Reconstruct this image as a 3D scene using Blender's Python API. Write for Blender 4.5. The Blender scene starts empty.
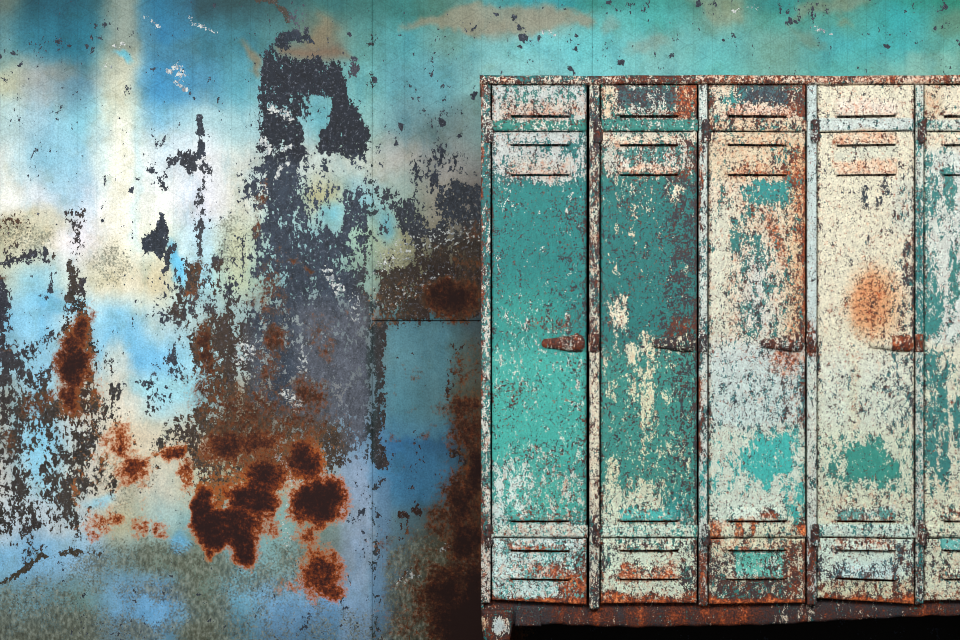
import bpy, bmesh, math
import numpy as np

# ------------------------------------------------------------------ frame
S = 0.0032            # metres per photo pixel on the locker front plane (Y = 0)
CAMD = 7.0            # camera distance to that plane
ZC = 370 * S          # camera height; the floor meets the legs 370 px lower
WY = 0.45             # wall plane
KW = S * (CAMD + WY) / CAMD
scene = bpy.context.scene
COL = scene.collection


def lin(c):
    c = np.asarray(c, float) / 255.0
    return np.where(c <= 0.04045, c / 12.92, ((c + 0.055) / 1.055) ** 2.4)


# ------------------------------------------------------------------ noise on arbitrary points (domain warps)
def _hash(ix, iy, seed):
    h = (ix.astype(np.int64) * 374761393 + iy.astype(np.int64) * 668265263 + seed * 974634777) & 0xFFFFFFFF
    h = ((h ^ (h >> 13)) * 1274126177) & 0xFFFFFFFF
    h = (h ^ (h >> 16)) & 0xFFFFFFFF
    return h / 4294967295.0


def vnoise(x, y, seed=0):
    ix, iy = np.floor(x), np.floor(y)
    fx, fy = x - ix, y - iy
    fx, fy = fx * fx * (3 - 2 * fx), fy * fy * (3 - 2 * fy)
    a, b = _hash(ix, iy, seed), _hash(ix + 1, iy, seed)
    c, d = _hash(ix, iy + 1, seed), _hash(ix + 1, iy + 1, seed)
    return (a + (b - a) * fx) + ((c + (d - c) * fx) - (a + (b - a) * fx)) * fy


def fbm(x, y, seed=0, octv=3):
    s, a, t = 0, 1.0, 0
    for k in range(octv):
        s = s + a * vnoise(x * 2 ** k, y * 2 ** k, seed + 17 * k)
        t += a
        a *= 0.55
    return s / t


def sst(e0, e1, v):
    t = np.clip((v - e0) / (e1 - e0), 0, 1)
    return t * t * (3 - 2 * t)


class Field:
    """Attribute painter: everything is stated in photo pixels of the surface's own plane."""

    def __init__(s, X, Y, warp=5.0, seed=3, k=1.0):
        s.k = k
        s.X0, s.Y0 = X, Y
        s.X = X + warp * 2 * (fbm(X / 26, Y / 26, seed) - .5) + warp * 1.4 * (fbm(X / 7, Y / 7, seed + 5) - .5)
        s.Y = Y + warp * 2.4 * (fbm(X / 24, Y / 30, seed + 9) - .5) + warp * 1.6 * (fbm(X / 7, Y / 8, seed + 13) - .5)

    def rect(s, x0, x1, y0, y1, soft=3.0, raw=False):
        soft = soft if raw else soft * s.k
        X, Y = (s.X0, s.Y0) if raw else (s.X, s.Y)
        return (sst(x0 - soft, x0 + soft, X) * (1 - sst(x1 - soft, x1 + soft, X)) *
                sst(y0 - soft, y0 + soft, Y) * (1 - sst(y1 - soft, y1 + soft, Y)))

    def ell(s, cx, cy, rx, ry, ang=0.0, soft=.35, raw=False):
        soft = min(.98, soft * s.k)
        X, Y = (s.X0, s.Y0) if raw else (s.X, s.Y)
        a = math.radians(ang)
        dx, dy = X - cx, Y - cy
        u = (dx * math.cos(a) + dy * math.sin(a)) / rx
        v = (-dx * math.sin(a) + dy * math.cos(a)) / ry
        r = np.sqrt(u * u + v * v)
        return 1 - sst(1 - soft, 1 + soft, r)

    def poly(s, pts, soft=4.0, raw=False):
        soft = soft * s.k
        X, Y = (s.X0, s.Y0) if raw else (s.X, s.Y)
        d2 = np.full(X.shape, 1e12)
        inside = np.zeros(X.shape, bool)
        n = len(pts)
        for i in range(n):
            x1, y1 = pts[i]
            x2, y2 = pts[(i + 1) % n]
            ex, ey = x2 - x1, y2 - y1
            L = ex * ex + ey * ey + 1e-9
            t = np.clip(((X - x1) * ex + (Y - y1) * ey) / L, 0, 1)
            d2 = np.minimum(d2, (X - x1 - t * ex) ** 2 + (Y - y1 - t * ey) ** 2)
            if y1 != y2:
                c = ((y1 > Y) != (y2 > Y)) & (X < ex * (Y - y1) / (y2 - y1) + x1)
                inside ^= c
        d = np.sqrt(d2) * np.where(inside, 1, -1)
        return sst(-soft, soft, d)

    def line(s, pts, w, soft=.6, raw=False):
        soft = min(.98, soft * s.k)
        X, Y = (s.X0, s.Y0) if raw else (s.X, s.Y)
        d2 = np.full(X.shape, 1e12)
        for (x1, y1), (x2, y2) in zip(pts, pts[1:]):
            ex, ey = x2 - x1, y2 - y1
            L = ex * ex + ey * ey + 1e-9
            t = np.clip(((X - x1) * ex + (Y - y1) * ey) / L, 0, 1)
            d2 = np.minimum(d2, (X - x1 - t * ex) ** 2 + (Y - y1 - t * ey) ** 2)
        return 1 - sst(w * (1 - soft), w * (1 + soft), np.sqrt(d2))


def put(a, m, v):
    if a.ndim == 2:
        return a * (1 - m[:, None]) + np.asarray(v, float)[None, :] * m[:, None]
    return a * (1 - m) + v * m


# ------------------------------------------------------------------ wall: paint colours (sRGB) on a 40 px lattice, light and shade roughly included
WROWS = {
 0: [(105,125,115),(18,72,86),(22,92,108),(128,148,138),(22,105,135),(38,80,90),(40,82,86),(48,95,98),(58,125,122),(55,120,115),(58,138,132),(75,132,120),(110,146,130)],
 40: [(100,145,150),(48,122,142),(25,105,125),(148,158,144),(38,112,148),(48,112,132),(52,115,128),(70,120,122),(125,120,100),(84,142,138),(74, 146, 150), (98, 146, 141), (88, 146, 146)],
 80: [(188,192,165),(152,162,162),(92,135,152),(204,208,190),(60,142,188),(72,138,168),(80,150,165),(110,165,170),(110,160,165),(102,166,166),(84, 146, 155), (86, 148, 157), (96, 146, 146)],
 120: [(178,206,206),(165,200,212),(130,192,208),(220,229,216),(122,182,208),(168,202,208),(155,195,200),(150,185,190),(100,165,175),(130,176,172),(104, 148, 154), (116, 146, 148), (134, 143, 140)],
 160: [(222,230,224),(150,196,212),(172,210,224),(240,244,230),(214,226,230),(226,230,234),(208,214,206),(188,198,194),(178,190,184),(182,192,182),(172,174,168),(166,164,158),(150,146,142)],
 200: [(240,240,230),(210,220,226),(204,220,234),(246,246,230),(234,238,230),(222,224,234),(218,218,204),(158,196,200),(182,186,160),(150,192,198),(152,178,168),(152,148,134),(115,110,105)],
 240: [(205,194,160),(226,220,194),(238,234,240),(250,248,240),(226,228,204),(190,222,234),(192,196,166),(158,196,200),(140,180,185),(152,182,162),(166,166,132),(134,128,108),(84,78,68)],
 280: [(188,202,188),(148,206,224),(216,222,208),(228,222,200),(222,212,178),(168,216,230),(186,198,168),(140,180,185),(130,160,160),(130,160,150),(150,150,120),(90,85,65),(60,50,40)],
 320: [(138,196,222),(138,202,232),(196,218,220),(164,216,236),(190,214,216),(170,196,196),(150,175,175),(140,150,150),(130,140,145),(110,118,122),(68,112,122),(64,104,114),(62,82,88)],
 360: [(150,192,208),(148,202,226),(200,206,196),(118,190,228),(134,202,236),(166,216,230),(170,190,190),(130,140,145),(130,140,145),(110,120,125),(88,134,144),(84,128,134),(88,98,90)],
 400: [(170,180,175),(150,202,226),(200,196,180),(228,224,208),(168,216,228),(165,212,222),(160,150,130),(130,120,110),(125,125,125),(112,118,125),(60,116,132),(76,104,104),(74,68,52)],
 440: [(185,190,185),(140,206,234),(200,204,200),(222,205,176),(218,208,184),(190,180,160),(150,150,135),(140,145,140),(130,140,145),(112,145,172),(48,106,150),(50,98,130),(52,54,52)],
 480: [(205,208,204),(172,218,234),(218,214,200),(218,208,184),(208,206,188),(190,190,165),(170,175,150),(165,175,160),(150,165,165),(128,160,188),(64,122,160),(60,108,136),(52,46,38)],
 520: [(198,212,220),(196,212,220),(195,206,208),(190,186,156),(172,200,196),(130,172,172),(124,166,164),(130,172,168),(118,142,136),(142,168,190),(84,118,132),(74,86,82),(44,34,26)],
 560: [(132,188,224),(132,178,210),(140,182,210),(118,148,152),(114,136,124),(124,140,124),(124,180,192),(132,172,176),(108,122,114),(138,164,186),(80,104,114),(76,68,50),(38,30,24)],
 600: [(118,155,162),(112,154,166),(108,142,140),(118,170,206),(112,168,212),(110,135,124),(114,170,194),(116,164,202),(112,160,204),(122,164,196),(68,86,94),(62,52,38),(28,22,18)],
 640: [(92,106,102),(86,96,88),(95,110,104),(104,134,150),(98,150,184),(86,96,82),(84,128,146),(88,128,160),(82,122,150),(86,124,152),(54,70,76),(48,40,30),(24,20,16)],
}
TOPROWS = {   # x = 480..960 every 60 px, above and behind the lockers
 0: [(70,150,150),(36,160,172),(40,140,130),(48,150,140),(92,150,128),(34,142,138),(88,140,118),(28,150,138),(24,140,114)],
 20: [(140,146,128),(142,150,134),(84,180,176),(64,178,172),(112,158,140),(66,165,152),(72,160,145),(34,168,168),(72,140,118)],
 45: [(112,184,184),(104,196,200),(92,196,198),(110,178,170),(86,182,180),(104,165,150),(60,178,180),(50,172,174),(92,176,160)],
 75: [(130,190,188),(122,196,196),(104,196,198),(116,190,186),(92,190,186),(108,172,158),(78,182,174),(112,182,170),(104,182,162)],
}


def lattice(rows, xs, X, Y):
    ys = np.array(sorted(rows))
    g = np.array([rows[y] for y in ys], float)
    xs = np.asarray(xs, float)
    fx = np.interp(X, xs, np.arange(len(xs)))
    fy = np.interp(Y, ys, np.arange(len(ys)))
    ix = np.clip(np.floor(fx).astype(int), 0, len(xs) - 2)
    iy = np.clip(np.floor(fy).astype(int), 0, len(ys) - 2)
    tx, ty = (fx - ix)[:, None], (fy - iy)[:, None]
    tx, ty = tx * tx * (3 - 2 * tx), ty * ty * (3 - 2 * ty)
    return ((g[iy, ix] * (1 - tx) + g[iy, ix + 1] * tx) * (1 - ty) + (g[iy + 1, ix] * (1 - tx) + g[iy + 1, ix + 1] * tx) * ty)


def wall_fields(X, Y):
    f = Field(X, Y, 6.0, 3)
    g = Field(X, Y, 3.6, 31, 2.0)
    fr = Field(X, Y, 6.5, 37, 1.6)
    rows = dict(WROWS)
    rows[0] = [tuple(c * .86 for c in q) for q in WROWS[0]]  # top row darkened in the colour for dimmer light along the top
    wx = X + 16 * (fbm(X / 30, Y / 50, 51) - .5) + 6 * (fbm(X / 8, Y / 14, 57) - .5)
    wy = Y + 22 * (fbm(X / 34, Y / 34, 53) - .5) + 8 * (fbm(X / 9, Y / 9, 59) - .5)
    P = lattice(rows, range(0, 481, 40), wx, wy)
    T = lattice(TOPROWS, range(480, 961, 60), wx, wy)
    T = T * .84 + T.mean(1)[:, None] * .14
    mt = sst(440, 500, X) * (1 - sst(120, 190, Y))
    P = P * (1 - mt[:, None]) + T * mt[:, None]
    # pale and blue passages with their own edges
    P = put(P, f.rect(137, 192, -40, 100, 7) * .36, (58, 136, 176))
    P = put(P, f.rect(104, 136, -60, 54, 10) * .75, (134, 148, 138))
    P = put(P, f.rect(100, 139, 56, 124, 9) * .4, (200, 200, 172))
    P = put(P, f.ell(56, 26, 46, 30, 0, .5) * .5, (26, 104, 126))
    P = put(P, f.ell(62, 70, 18, 9, 0, .6) * .5, (128, 128, 118))
    P = put(P, f.rect(112, 128, 115, 260, 4) * .45, (246, 244, 226))
    P = put(P, f.rect(133, 140, 105, 250, 4) * .4, (178, 220, 228))
    P = put(P, f.rect(144, 192, 60, 112, 12) * .2, (66, 148, 192))
    P = put(P, f.ell(122, 58, 8, 4, 30, .5) * .8, (96, 190, 214))
    P = put(P, f.rect(148, 200, 40, 62, 6) * .35, (80, 122, 130))
    P = put(P, f.ell(60, 165, 22, 42, -14, .5) * .5, (128, 190, 214))
    P = put(P, f.ell(35, 222, 36, 14, 0, .5) * .45, (206, 194, 152))
    P = put(P, f.ell(110, 262, 22, 30, 0, .6) * .4, (212, 202, 158))
    P = put(P, f.ell(178, 262, 8, 22, -18, .5) * .8, (88, 190, 236))
    P = put(P, f.ell(60, 305, 26, 10, 8, .5) * .6, (112, 196, 236))
    P = put(P, f.ell(118, 330, 24, 22, 0, .5) * .5, (110, 188, 228))
    P = put(P, f.ell(143, 352, 16, 18, 0, .5) * .6, (112, 186, 226))
    P = put(P, f.ell(120, 372, 14, 30, 0, .5) * .7, (226, 218, 198))
    P = put(P, f.ell(168, 388, 36, 12, 6, .4) * .8, (160, 216, 228))
    P = put(P, f.ell(38, 458, 9, 24, 0, .4) * .8, (146, 208, 232))
    P = put(P, f.ell(100, 500, 14, 7, -20, .5) * .8, (150, 206, 226))
    P = put(P, f.ell(182, 545, 12, 10, 20, .5) * .8, (112, 186, 230))
    P = put(P, f.ell(30, 560, 60, 16, -16, .5) * .5, (134, 192, 226))
    P = put(P, f.ell(155, 612, 44, 16, 6, .5) * .6, (118, 178, 220))
    P = put(P, f.ell(290, 590, 40, 12, 0, .5) * .5, (134, 180, 208))
    P = put(P, f.rect(340, 370, 455, 640, 4) * .45, (138, 158, 184))
    P = put(P, f.ell(360, 500, 10, 60, 0, .6) * .4, (148, 164, 186))
    # tan passages by the top of the bare patch and along the top right
    P = put(P, f.poly([(240, 40), (262, 62), (256, 78), (248, 60)], 4) * .8, (132, 116, 92))
    P = put(P, f.poly([(322, 12), (338, 30), (325, 45), (306, 40)], 6) * .7, (128, 116, 92))
    P = put(P, f.poly([(400, 26), (440, 14), (480, -4), (480, 32), (452, 34), (430, 28)], 4) * .8, (138, 132, 112))
    P = put(P, f.poly([(478, 2), (540, 6), (590, 14), (590, 24), (560, 22), (530, 32), (478, 32)], 4, ) * .85, (142, 142, 124))
    P = put(P, f.ell(648, 46, 22, 7, -10, .5) * .7, (132, 160, 150))
    P = put(P, f.ell(608, 26, 8, 6, 0, .5) * .6, (130, 156, 146))
    P = put(P, f.poly([(690, 0), (745, 0), (744, 22), (715, 18)], 6) * .7, (132, 142, 118))
    P = put(P, f.poly([(786, 22), (800, 4), (850, -4), (870, 4), (830, 16), (800, 18)], 4) * .8, (118, 142, 122))
    P = put(P, f.poly([(788, 24), (815, 36), (830, 50), (812, 52)], 5) * .7, (112, 142, 126))
    P = put(P, f.ell(843, 24, 7, 4, 0, .5) * .8, (112, 140, 116))
    P = put(P, f.ell(950, 26, 16, 12, 0, .5) * .7, (92, 138, 116))
    P = put(P, f.rect(905, 960, 55, 90, 5) * .5, (140, 184, 170))
    # lower right sheet
    P = put(P, f.rect(386, 450, 322, 440, 6) * .6, (94, 146, 160))
    P = put(P, f.ell(412, 478, 34, 30, 0, .4) * .7, (60, 122, 160))
    P = put(P, f.rect(374, 388, 480, 640, 3) * .7, (92, 128, 158))
    P = put(P, f.ell(468, 566, 14, 12, 30, .4) * .7, (92, 106, 104))

    # chipped-paint density and the colour below
    D = np.full(X.shape, -.14)
    U = np.tile(np.array((44, 51, 62), float), (len(X), 1))
    D = put(D, sst(110, 160, Y) * (1 - mt), -.06)
    D = put(D, f.rect(-60, 480, 480, 700, 30), .04)

    def chip(m, v, col=None, colm=None):
        nonlocal D, U
        D = np.maximum(D, m * (v + .14) - .14)
        if col is not None:
            U = put(U, np.clip((m if colm is None else colm) * 1.6, 0, 1), col)

    patch = [(264, 52), (274, 42), (300, 46), (338, 56), (344, 74), (350, 88), (356, 106), (362, 124), (369, 140), (371, 165), (352, 166), (330, 158),
             (316, 150), (316, 128), (306, 116), (308, 100), (300, 120), (310, 150), (300, 176), (262, 176), (259, 150), (260, 110)]
    chip(g.poly(patch, 5), 1.0, (25, 31, 41))
    chip(g.ell(294, 37, 17, 8, -8, .4), .95, (28, 38, 50))
    chip(g.ell(300, 18, 10, 10, 0, .6), .6, (72, 74, 86))
    chip(g.line([(256, 2), (276, 3), (284, 10), (287, 20)], 3), .8, (62, 56, 48))
    chip(g.line([(306, 28), (311, 42)], 2.5), .8)
    chip(g.ell(355, 72, 5, 7, 0, .5), .9, (58, 60, 70))
    chip(g.ell(328, 44, 2, 6, 0, .5), .9)
    chip(g.line([(345, 56), (357, 60)], 2.5), .9)
    D = put(D, g.poly([(305, 98), (318, 92), (333, 100), (330, 122), (320, 132), (316, 158), (309, 158), (312, 128)], 3), .12)
    D = put(D, g.poly([(300, 88), (308, 96), (308, 122), (300, 118)], 3) * .6, .3)
    D = put(D, g.ell(278, 110, 12, 6, 40, .6), .66)
    D = put(D, g.ell(268, 142, 6, 11, 0, .6), .55)
    D = put(D, g.ell(284, 150, 16, 8, 0, .8), .78)
    # tan band across the patch head
    tan = g.poly([(276, 46), (300, 46), (340, 46), (352, 60), (330, 60), (302, 58), (280, 56)], 4)
    D = put(D, tan * .85, .1)
    P = put(P, tan, (116, 98, 80))

    chip(g.poly([(252, 172), (268, 166), (372, 162), (372, 470), (330, 455), (238, 440), (236, 330), (262, 300), (252, 262), (262, 230)], 8), .79, (46, 56, 69))
    chip(g.poly([(372, 190), (388, 186), (404, 196), (430, 190), (446, 178), (490, 186), (490, 322), (372, 322)], 6), .84, (46, 52, 60))
    chip(g.poly([(372, 262), (490, 236), (490, 322), (372, 322)], 14), .93, (52, 42, 32))
    U = put(U, g.ell(455, 300, 34, 30, 0, .7), (40, 22, 18))
    chip(g.ell(380, 156, 7, 12, 0, .6), .62)
    chip(g.line([(442, 152), (436, 172), (432, 190)], 6), .6)
    chip(g.rect(400, 480, 150, 196, 12), .3)
    U = put(U, f.rect(296, 372, 305, 462, 14) * .8, (86, 90, 100))
    U = put(U, f.rect(240, 262, 330, 395, 10) * .7, (84, 92, 104))
    # paint left standing inside the bare areas
    for (cx, cy, rx, ry, an, v) in [(338, 178, 30, 16, 0, .12), (320, 202, 14, 20, 0, .22), (331, 218, 10, 12, 0, .16), (306, 196, 10, 12, 30, .4),
                                    (362, 240, 12, 16, 0, .35), (352, 262, 14, 8, 0, .55), (392, 232, 8, 26, -14, .18), (382, 252, 9, 18, 0, .22), (404, 252, 20, 12, 0, .3),
                                    (424, 196, 10, 7, 0, .25), (432, 214, 16, 12, 20, .38), (402, 236, 8, 5, 0, .25), (455, 232, 10, 8, 0, .55),
                                    (420, 254, 12, 6, 0, .5), (378, 205, 5, 14, 0, .3)]:
        D = put(D, g.ell(cx, cy, rx, ry, an, .5), v)
    P = put(P, g.ell(331, 214, 9, 12, 0, .5), (122, 186, 198))
    P = put(P, g.ell(388, 226, 8, 14, -14, .5), (112, 178, 192))
    P = put(P, g.ell(322, 196, 16, 8, 0, .5), (172, 170, 132))
    # feathered left border of the bare area
    chip(g.rect(244, 268, 150, 300, 8), .58)
    chip(g.rect(225, 262, 230, 330, 12), .45)
    chip(g.rect(236, 256, 178, 262, 8), .42)
    # separate flakes to the left
    chip(g.poly([(160, 153), (172, 156), (182, 150), (196, 152), (196, 166), (190, 176), (184, 168), (166, 166)], 3), .92, (42, 46, 54))
    chip(g.ell(162, 145, 10, 8, 0, .8), .4)
    chip(g.line([(201, 119), (203, 134), (200, 156)], 3.4), 1.0, (38, 46, 56))
    chip(g.line([(166, 170), (162, 182), (166, 190)], 4), .66)
    chip(g.ell(152, 171, 5, 3, 30, .5), .9)
    chip(g.ell(134, 189, 3, 3), .9)
    chip(g.line([(206, 168), (201, 195), (200, 225), (198, 252)], 8), .44, (50, 52, 58))
    chip(g.line([(204, 172), (200, 200), (201, 232), (198, 250)], 3), .64)
    chip(g.poly([(141, 242), (148, 226), (152, 231), (160, 212), (166, 222), (167, 247), (162, 259), (154, 250), (146, 254)], 2), 1.0, (36, 44, 54))
    chip(g.line([(174, 246), (168, 256), (166, 268)], 4), .9, (44, 48, 56))
    chip(g.line([(150, 218), (148, 222)], 2), .7)
    chip(g.line([(196, 268), (190, 286), (180, 300), (176, 310)], 7), .82, (56, 46, 40))
    chip(g.rect(160, 250, 255, 330, 14), .5)
    chip(g.ell(218, 268, 12, 16, 0, .6), .7, (52, 54, 62))
    chip(g.ell(210, 305, 16, 18, 0, .6), .62, (52, 54, 62))
    chip(g.line([(215, 258), (258, 260)], 3), .7)
    chip(g.line([(220, 262), (214, 290)], 4), .8, (60, 48, 40))
    chip(g.line([(76, 214), (76, 235), (72, 262), (72, 290), (72, 320)], 11), .50, (54, 48, 48))
    chip(g.line([(70, 262), (73, 284), (70, 300)], 5), .84, (58, 50, 42))
    chip(g.line([(82, 280), (80, 290)], 4), .8)
    chip(g.ell(56, 258, 8, 5, 10, .6), .82, (58, 48, 40))
    chip(g.line([(42, 248), (44, 262)], 4), .7)
    chip(g.line([(52, 276), (50, 292)], 4), .7)
    chip(g.ell(45, 298, 4, 3), .8)
    chip(g.line([(-10, 266), (10, 262), (34, 254)], 6), .86, (42, 46, 56))
    chip(g.rect(-60, 40, 240, 285, 14), .32)
    chip(g.line([(-4, 272), (2, 300), (2, 345), (4, 420)], 9), .84, (44, 46, 56))
    chip(g.rect(-40, 30, 205, 245, 12), .28, (70, 50, 36))

    # salt-and-pepper loss, lower left
    chip(g.rect(-60, 112, 345, 540, 14), .58, (46, 44, 44))
    chip(g.rect(-60, 40, 340, 420, 14), .68, (50, 50, 56))
    chip(g.ell(90, 470, 30, 60, 0, .7), .56, (52, 46, 40))
    chip(g.ell(20, 490, 36, 50, 0, .7), .64, (48, 44, 40))
    chip(g.ell(60, 408, 52, 22, 0, .6), .74, (58, 50, 42))
    chip(g.ell(112, 405, 14, 30, 0, .6), .62)
    chip(g.rect(64, 88, 318, 430, 7), .90, (54, 38, 28))
    chip(g.line([(82, 310), (88, 350), (92, 372)], 7), .8, (40, 36, 34))
    chip(g.ell(66, 505, 24, 34, 0, .7), .72, (58, 52, 46))
    chip(g.ell(38, 522, 14, 9, 0, .6), .85, (52, 46, 44))
    chip(g.ell(14, 440, 26, 50, 0, .7), .68, (56, 50, 46))
    chip(g.line([(0, 582), (18, 572), (44, 556), (70, 550), (100, 554)], 4), .74, (60, 54, 42))
    chip(g.ell(154, 408, 18, 12, 0, .7), .5)
    D = put(D, g.ell(38, 462, 10, 26, 0, .5), .22)
    D = put(D, g.ell(57, 427, 8, 8, 0, .5), .25)
    D = put(D, g.rect(92, 108, 340, 395, 6), .34)
    D = put(D, g.ell(48, 346, 9, 30, 8, .5), .36)
    D = put(D, g.ell(100, 500, 16, 9, -20, .6), .2)
    D = put(D, g.ell(50, 540, 26, 12, -20, .6), .3)
    # centre
    chip(g.line([(168, 352), (172, 380), (160, 382)], 10), .46)
    chip(g.line([(138, 381), (165, 384)], 3), .6)
    chip(g.poly([(186, 322), (240, 300), (250, 440), (190, 470), (205, 400), (200, 372), (190, 360)], 9), .8, (58, 46, 38))
    chip(g.poly([(162, 420), (205, 395), (240, 420), (340, 430), (345, 470), (300, 480), (200, 520), (185, 470)], 9), .74, (62, 50, 40))
    chip(g.ell(155, 448, 20, 30, 0, .7), .46, (56, 52, 46))
    D = put(D, g.poly([(130, 386), (200, 380), (206, 396), (170, 402), (134, 398)], 5), .2)
    D = put(D, g.ell(186, 370, 12, 10, 0, .5), .28)
    chip(g.rect(330, 374, 440, 470, 14), .55)
    D = put(D, g.ell(355, 468, 24, 16, 0, .6), .36)
    chip(g.rect(371, 386, 318, 470, 3), .80, (42, 44, 46))
    chip(g.line([(376, 470), (376, 640)], 5), .4, (40, 44, 52))
    chip(g.rect(338, 372, 470, 560, 12), .3)
    # lower right sheet
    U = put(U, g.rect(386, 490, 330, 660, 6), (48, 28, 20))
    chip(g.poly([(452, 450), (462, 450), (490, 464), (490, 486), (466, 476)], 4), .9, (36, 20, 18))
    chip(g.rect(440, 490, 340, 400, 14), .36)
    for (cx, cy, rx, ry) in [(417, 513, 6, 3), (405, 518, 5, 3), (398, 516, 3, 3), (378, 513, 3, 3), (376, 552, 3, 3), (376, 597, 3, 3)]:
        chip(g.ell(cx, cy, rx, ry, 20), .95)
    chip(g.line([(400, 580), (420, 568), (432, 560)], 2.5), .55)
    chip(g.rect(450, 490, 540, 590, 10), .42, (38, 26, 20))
    chip(g.rect(440, 500, 585, 660, 12), .8, (30, 22, 18))  # dark corner by the lockers: rust brown plus shade put into the colour

    chip(g.line([(372, -20), (372, 660)], 3), .24, (40, 52, 54))
    # rust stains
    R = np.zeros(X.shape)

    def rust(cx, cy, rx, ry, ang=0, v=1.0, soft=.5):
        nonlocal R
        R = np.maximum(R, fr.ell(cx, cy, rx * 1.06, ry * 1.08, ang, soft) * v * .95)
    for a in [(80, 332, 11, 24, 14, .86, .7), (72, 364, 17, 24, 10, 1.06, .6), (70, 396, 12, 18, 0, .86, .8), (38, 402, 20, 14, 0, .62, .7), (66, 412, 6, 10, 0, .45, .8),
              (123, 444, 12, 21, 0, .72, .7), (110, 444, 10, 18, 0, .50, .8), (134, 469, 18, 15, -20, .84, .6), (125, 430, 12, 10, 0, .36, .9),
              (100, 465, 8, 12, 0, .34, .9), (148, 478, 6, 14, 0, .36, .9), (78, 490, 4, 20, 0, .5, .8), (100, 526, 24, 13, -6, .52, .8), (116, 518, 14, 9, 0, .62, .8),
              (143, 528, 10, 11, 0, .70, .7), (160, 528, 8, 8, 0, .62, .8), (92, 534, 10, 7, 0, .6, .8),
              (173, 451, 12, 8, -10, .84, .5), (160, 452, 10, 5, 0, .5, .8),
              (222, 447, 24, 20, 0, .84, .7), (255, 440, 30, 18, 0, .80, .8), (265, 475, 22, 16, 0, 1, .5), (304, 460, 18, 20, 0, .95, .5), (252, 500, 26, 22, 0, 1, .4),
              (317, 502, 28, 26, 0, 1.05, .4), (212, 530, 22, 20, 0, 1.05, .4), (244, 542, 15, 22, -12, 1, .4), (202, 508, 12, 24, 0, .98, .4), (230, 524, 30, 16, 0, 1, .5),
              (186, 472, 8, 20, 0, .72, .7), (204, 552, 6, 8, 0, .76, .6),
              (310, 534, 14, 18, 0, .66, .7), (270, 532, 16, 12, 0, .62, .8), (322, 572, 24, 22, 0, .84, .5), (332, 592, 14, 12, 20, .82, .5), (296, 584, 20, 9, 10, .46, .8),
              (270, 462, 40, 30, 0, .58, .8), (235, 490, 40, 20, 0, .58, .9), (295, 480, 26, 20, 0, .5, .9), (250, 480, 76, 66, 0, .38, .6), (240, 480, 50, 36, 0, .46, .8), (226, 515, 32, 30, 0, .66, .8),
              (207, 352, 10, 36, 0, .74, .7), (213, 390, 22, 30, 0, .6, .8), (276, 340, 12, 16, 20, .76, .7), (268, 372, 14, 30, 0, .5, .8), (310, 392, 20, 16, 0, .72, .7),
              (330, 352, 8, 12, 0, .55, .8), (318, 335, 16, 26, 0, .42, .8), (272, 290, 22, 40, 0, .46, .8), (260, 200, 8, 14, 20, .5, .8), (255, 224, 6, 16, 0, .5, .8),
              (300, 262, 8, 6, 0, .5, .8), (312, 268, 5, 4, 0, .6, .8), (346, 314, 4, 4, 0, .62, .6), (248, 415, 50, 30, 0, .62, .8), (300, 425, 40, 24, 0, .58, .8),
              (12, 222, 16, 10, 0, .34, .9), (110, 455, 40, 46, 0, .34, .7), (50, 470, 60, 60, 0, .22, .7), (120, 515, 50, 24, 0, .30, .7), (95, 390, 16, 40, 0, .36, .8), (4, 276, 8, 8, 0, .5, .8), (8, 440, 12, 20, 0, .5, .8), (94, 395, 5, 12, 0, .5, .8), (9, 348, 6, 6, 0, .5, .8),
              (198, 272, 10, 16, 0, .45, .8), (192, 292, 8, 14, 0, .5, .8),
              (405, 296, 40, 24, 0, .40, .8), (452, 298, 30, 20, 0, 1.0, .7), (472, 232, 12, 14, 0, .50, .8), (430, 250, 30, 10, 0, .34, .8), (386, 318, 14, 12, 0, .45, .8), (470, 262, 20, 12, 0, .46, .8),
              (418, 372, 8, 6, -30, .46, .8), (428, 358, 6, 5, 0, .42, .8), (394, 390, 4, 10, 0, .4, .8), (405, 372, 4, 20, 0, .3, .9), (396, 437, 5, 3, 0, .5, .7), (428, 436, 12, 4, -20, .5, .8), (412, 408, 12, 6, 0, .36, .9),
              (466, 370, 24, 30, 0, .46, .8), (462, 410, 26, 22, 0, .68, .8), (470, 432, 22, 22, 0, .8, .7), (474, 470, 10, 26, 0, 1.02, .6), (462, 500, 24, 32, 0, .88, .7), (468, 540, 22, 26, 0, .98, .7),
              (455, 520, 30, 20, 0, .74, .8), (384, 540, 14, 12, 0, .42, .8), (392, 536, 8, 6, 0, .5, .8), (420, 534, 24, 10, 0, .42, .9), (400, 470, 6, 4, 0, .4, .8),
              (420, 576, 34, 40, 0, .50, .7), (410, 620, 34, 34, 0, .5, .7), (452, 600, 34, 40, 0, .95, .8), (472, 628, 40, 44, 0, 1.25, .7), (475, 590, 16, 30, 0, 1.1, .8)]:  # darkest stains by the lockers hold rust and painted shade together
        rust(*a)
    # olive grime (mottled) on the lower wall
    G = np.full(X.shape, -.5)
    G = put(G, f.rect(-80, 345, 568, 700, 26), .36)
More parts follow.
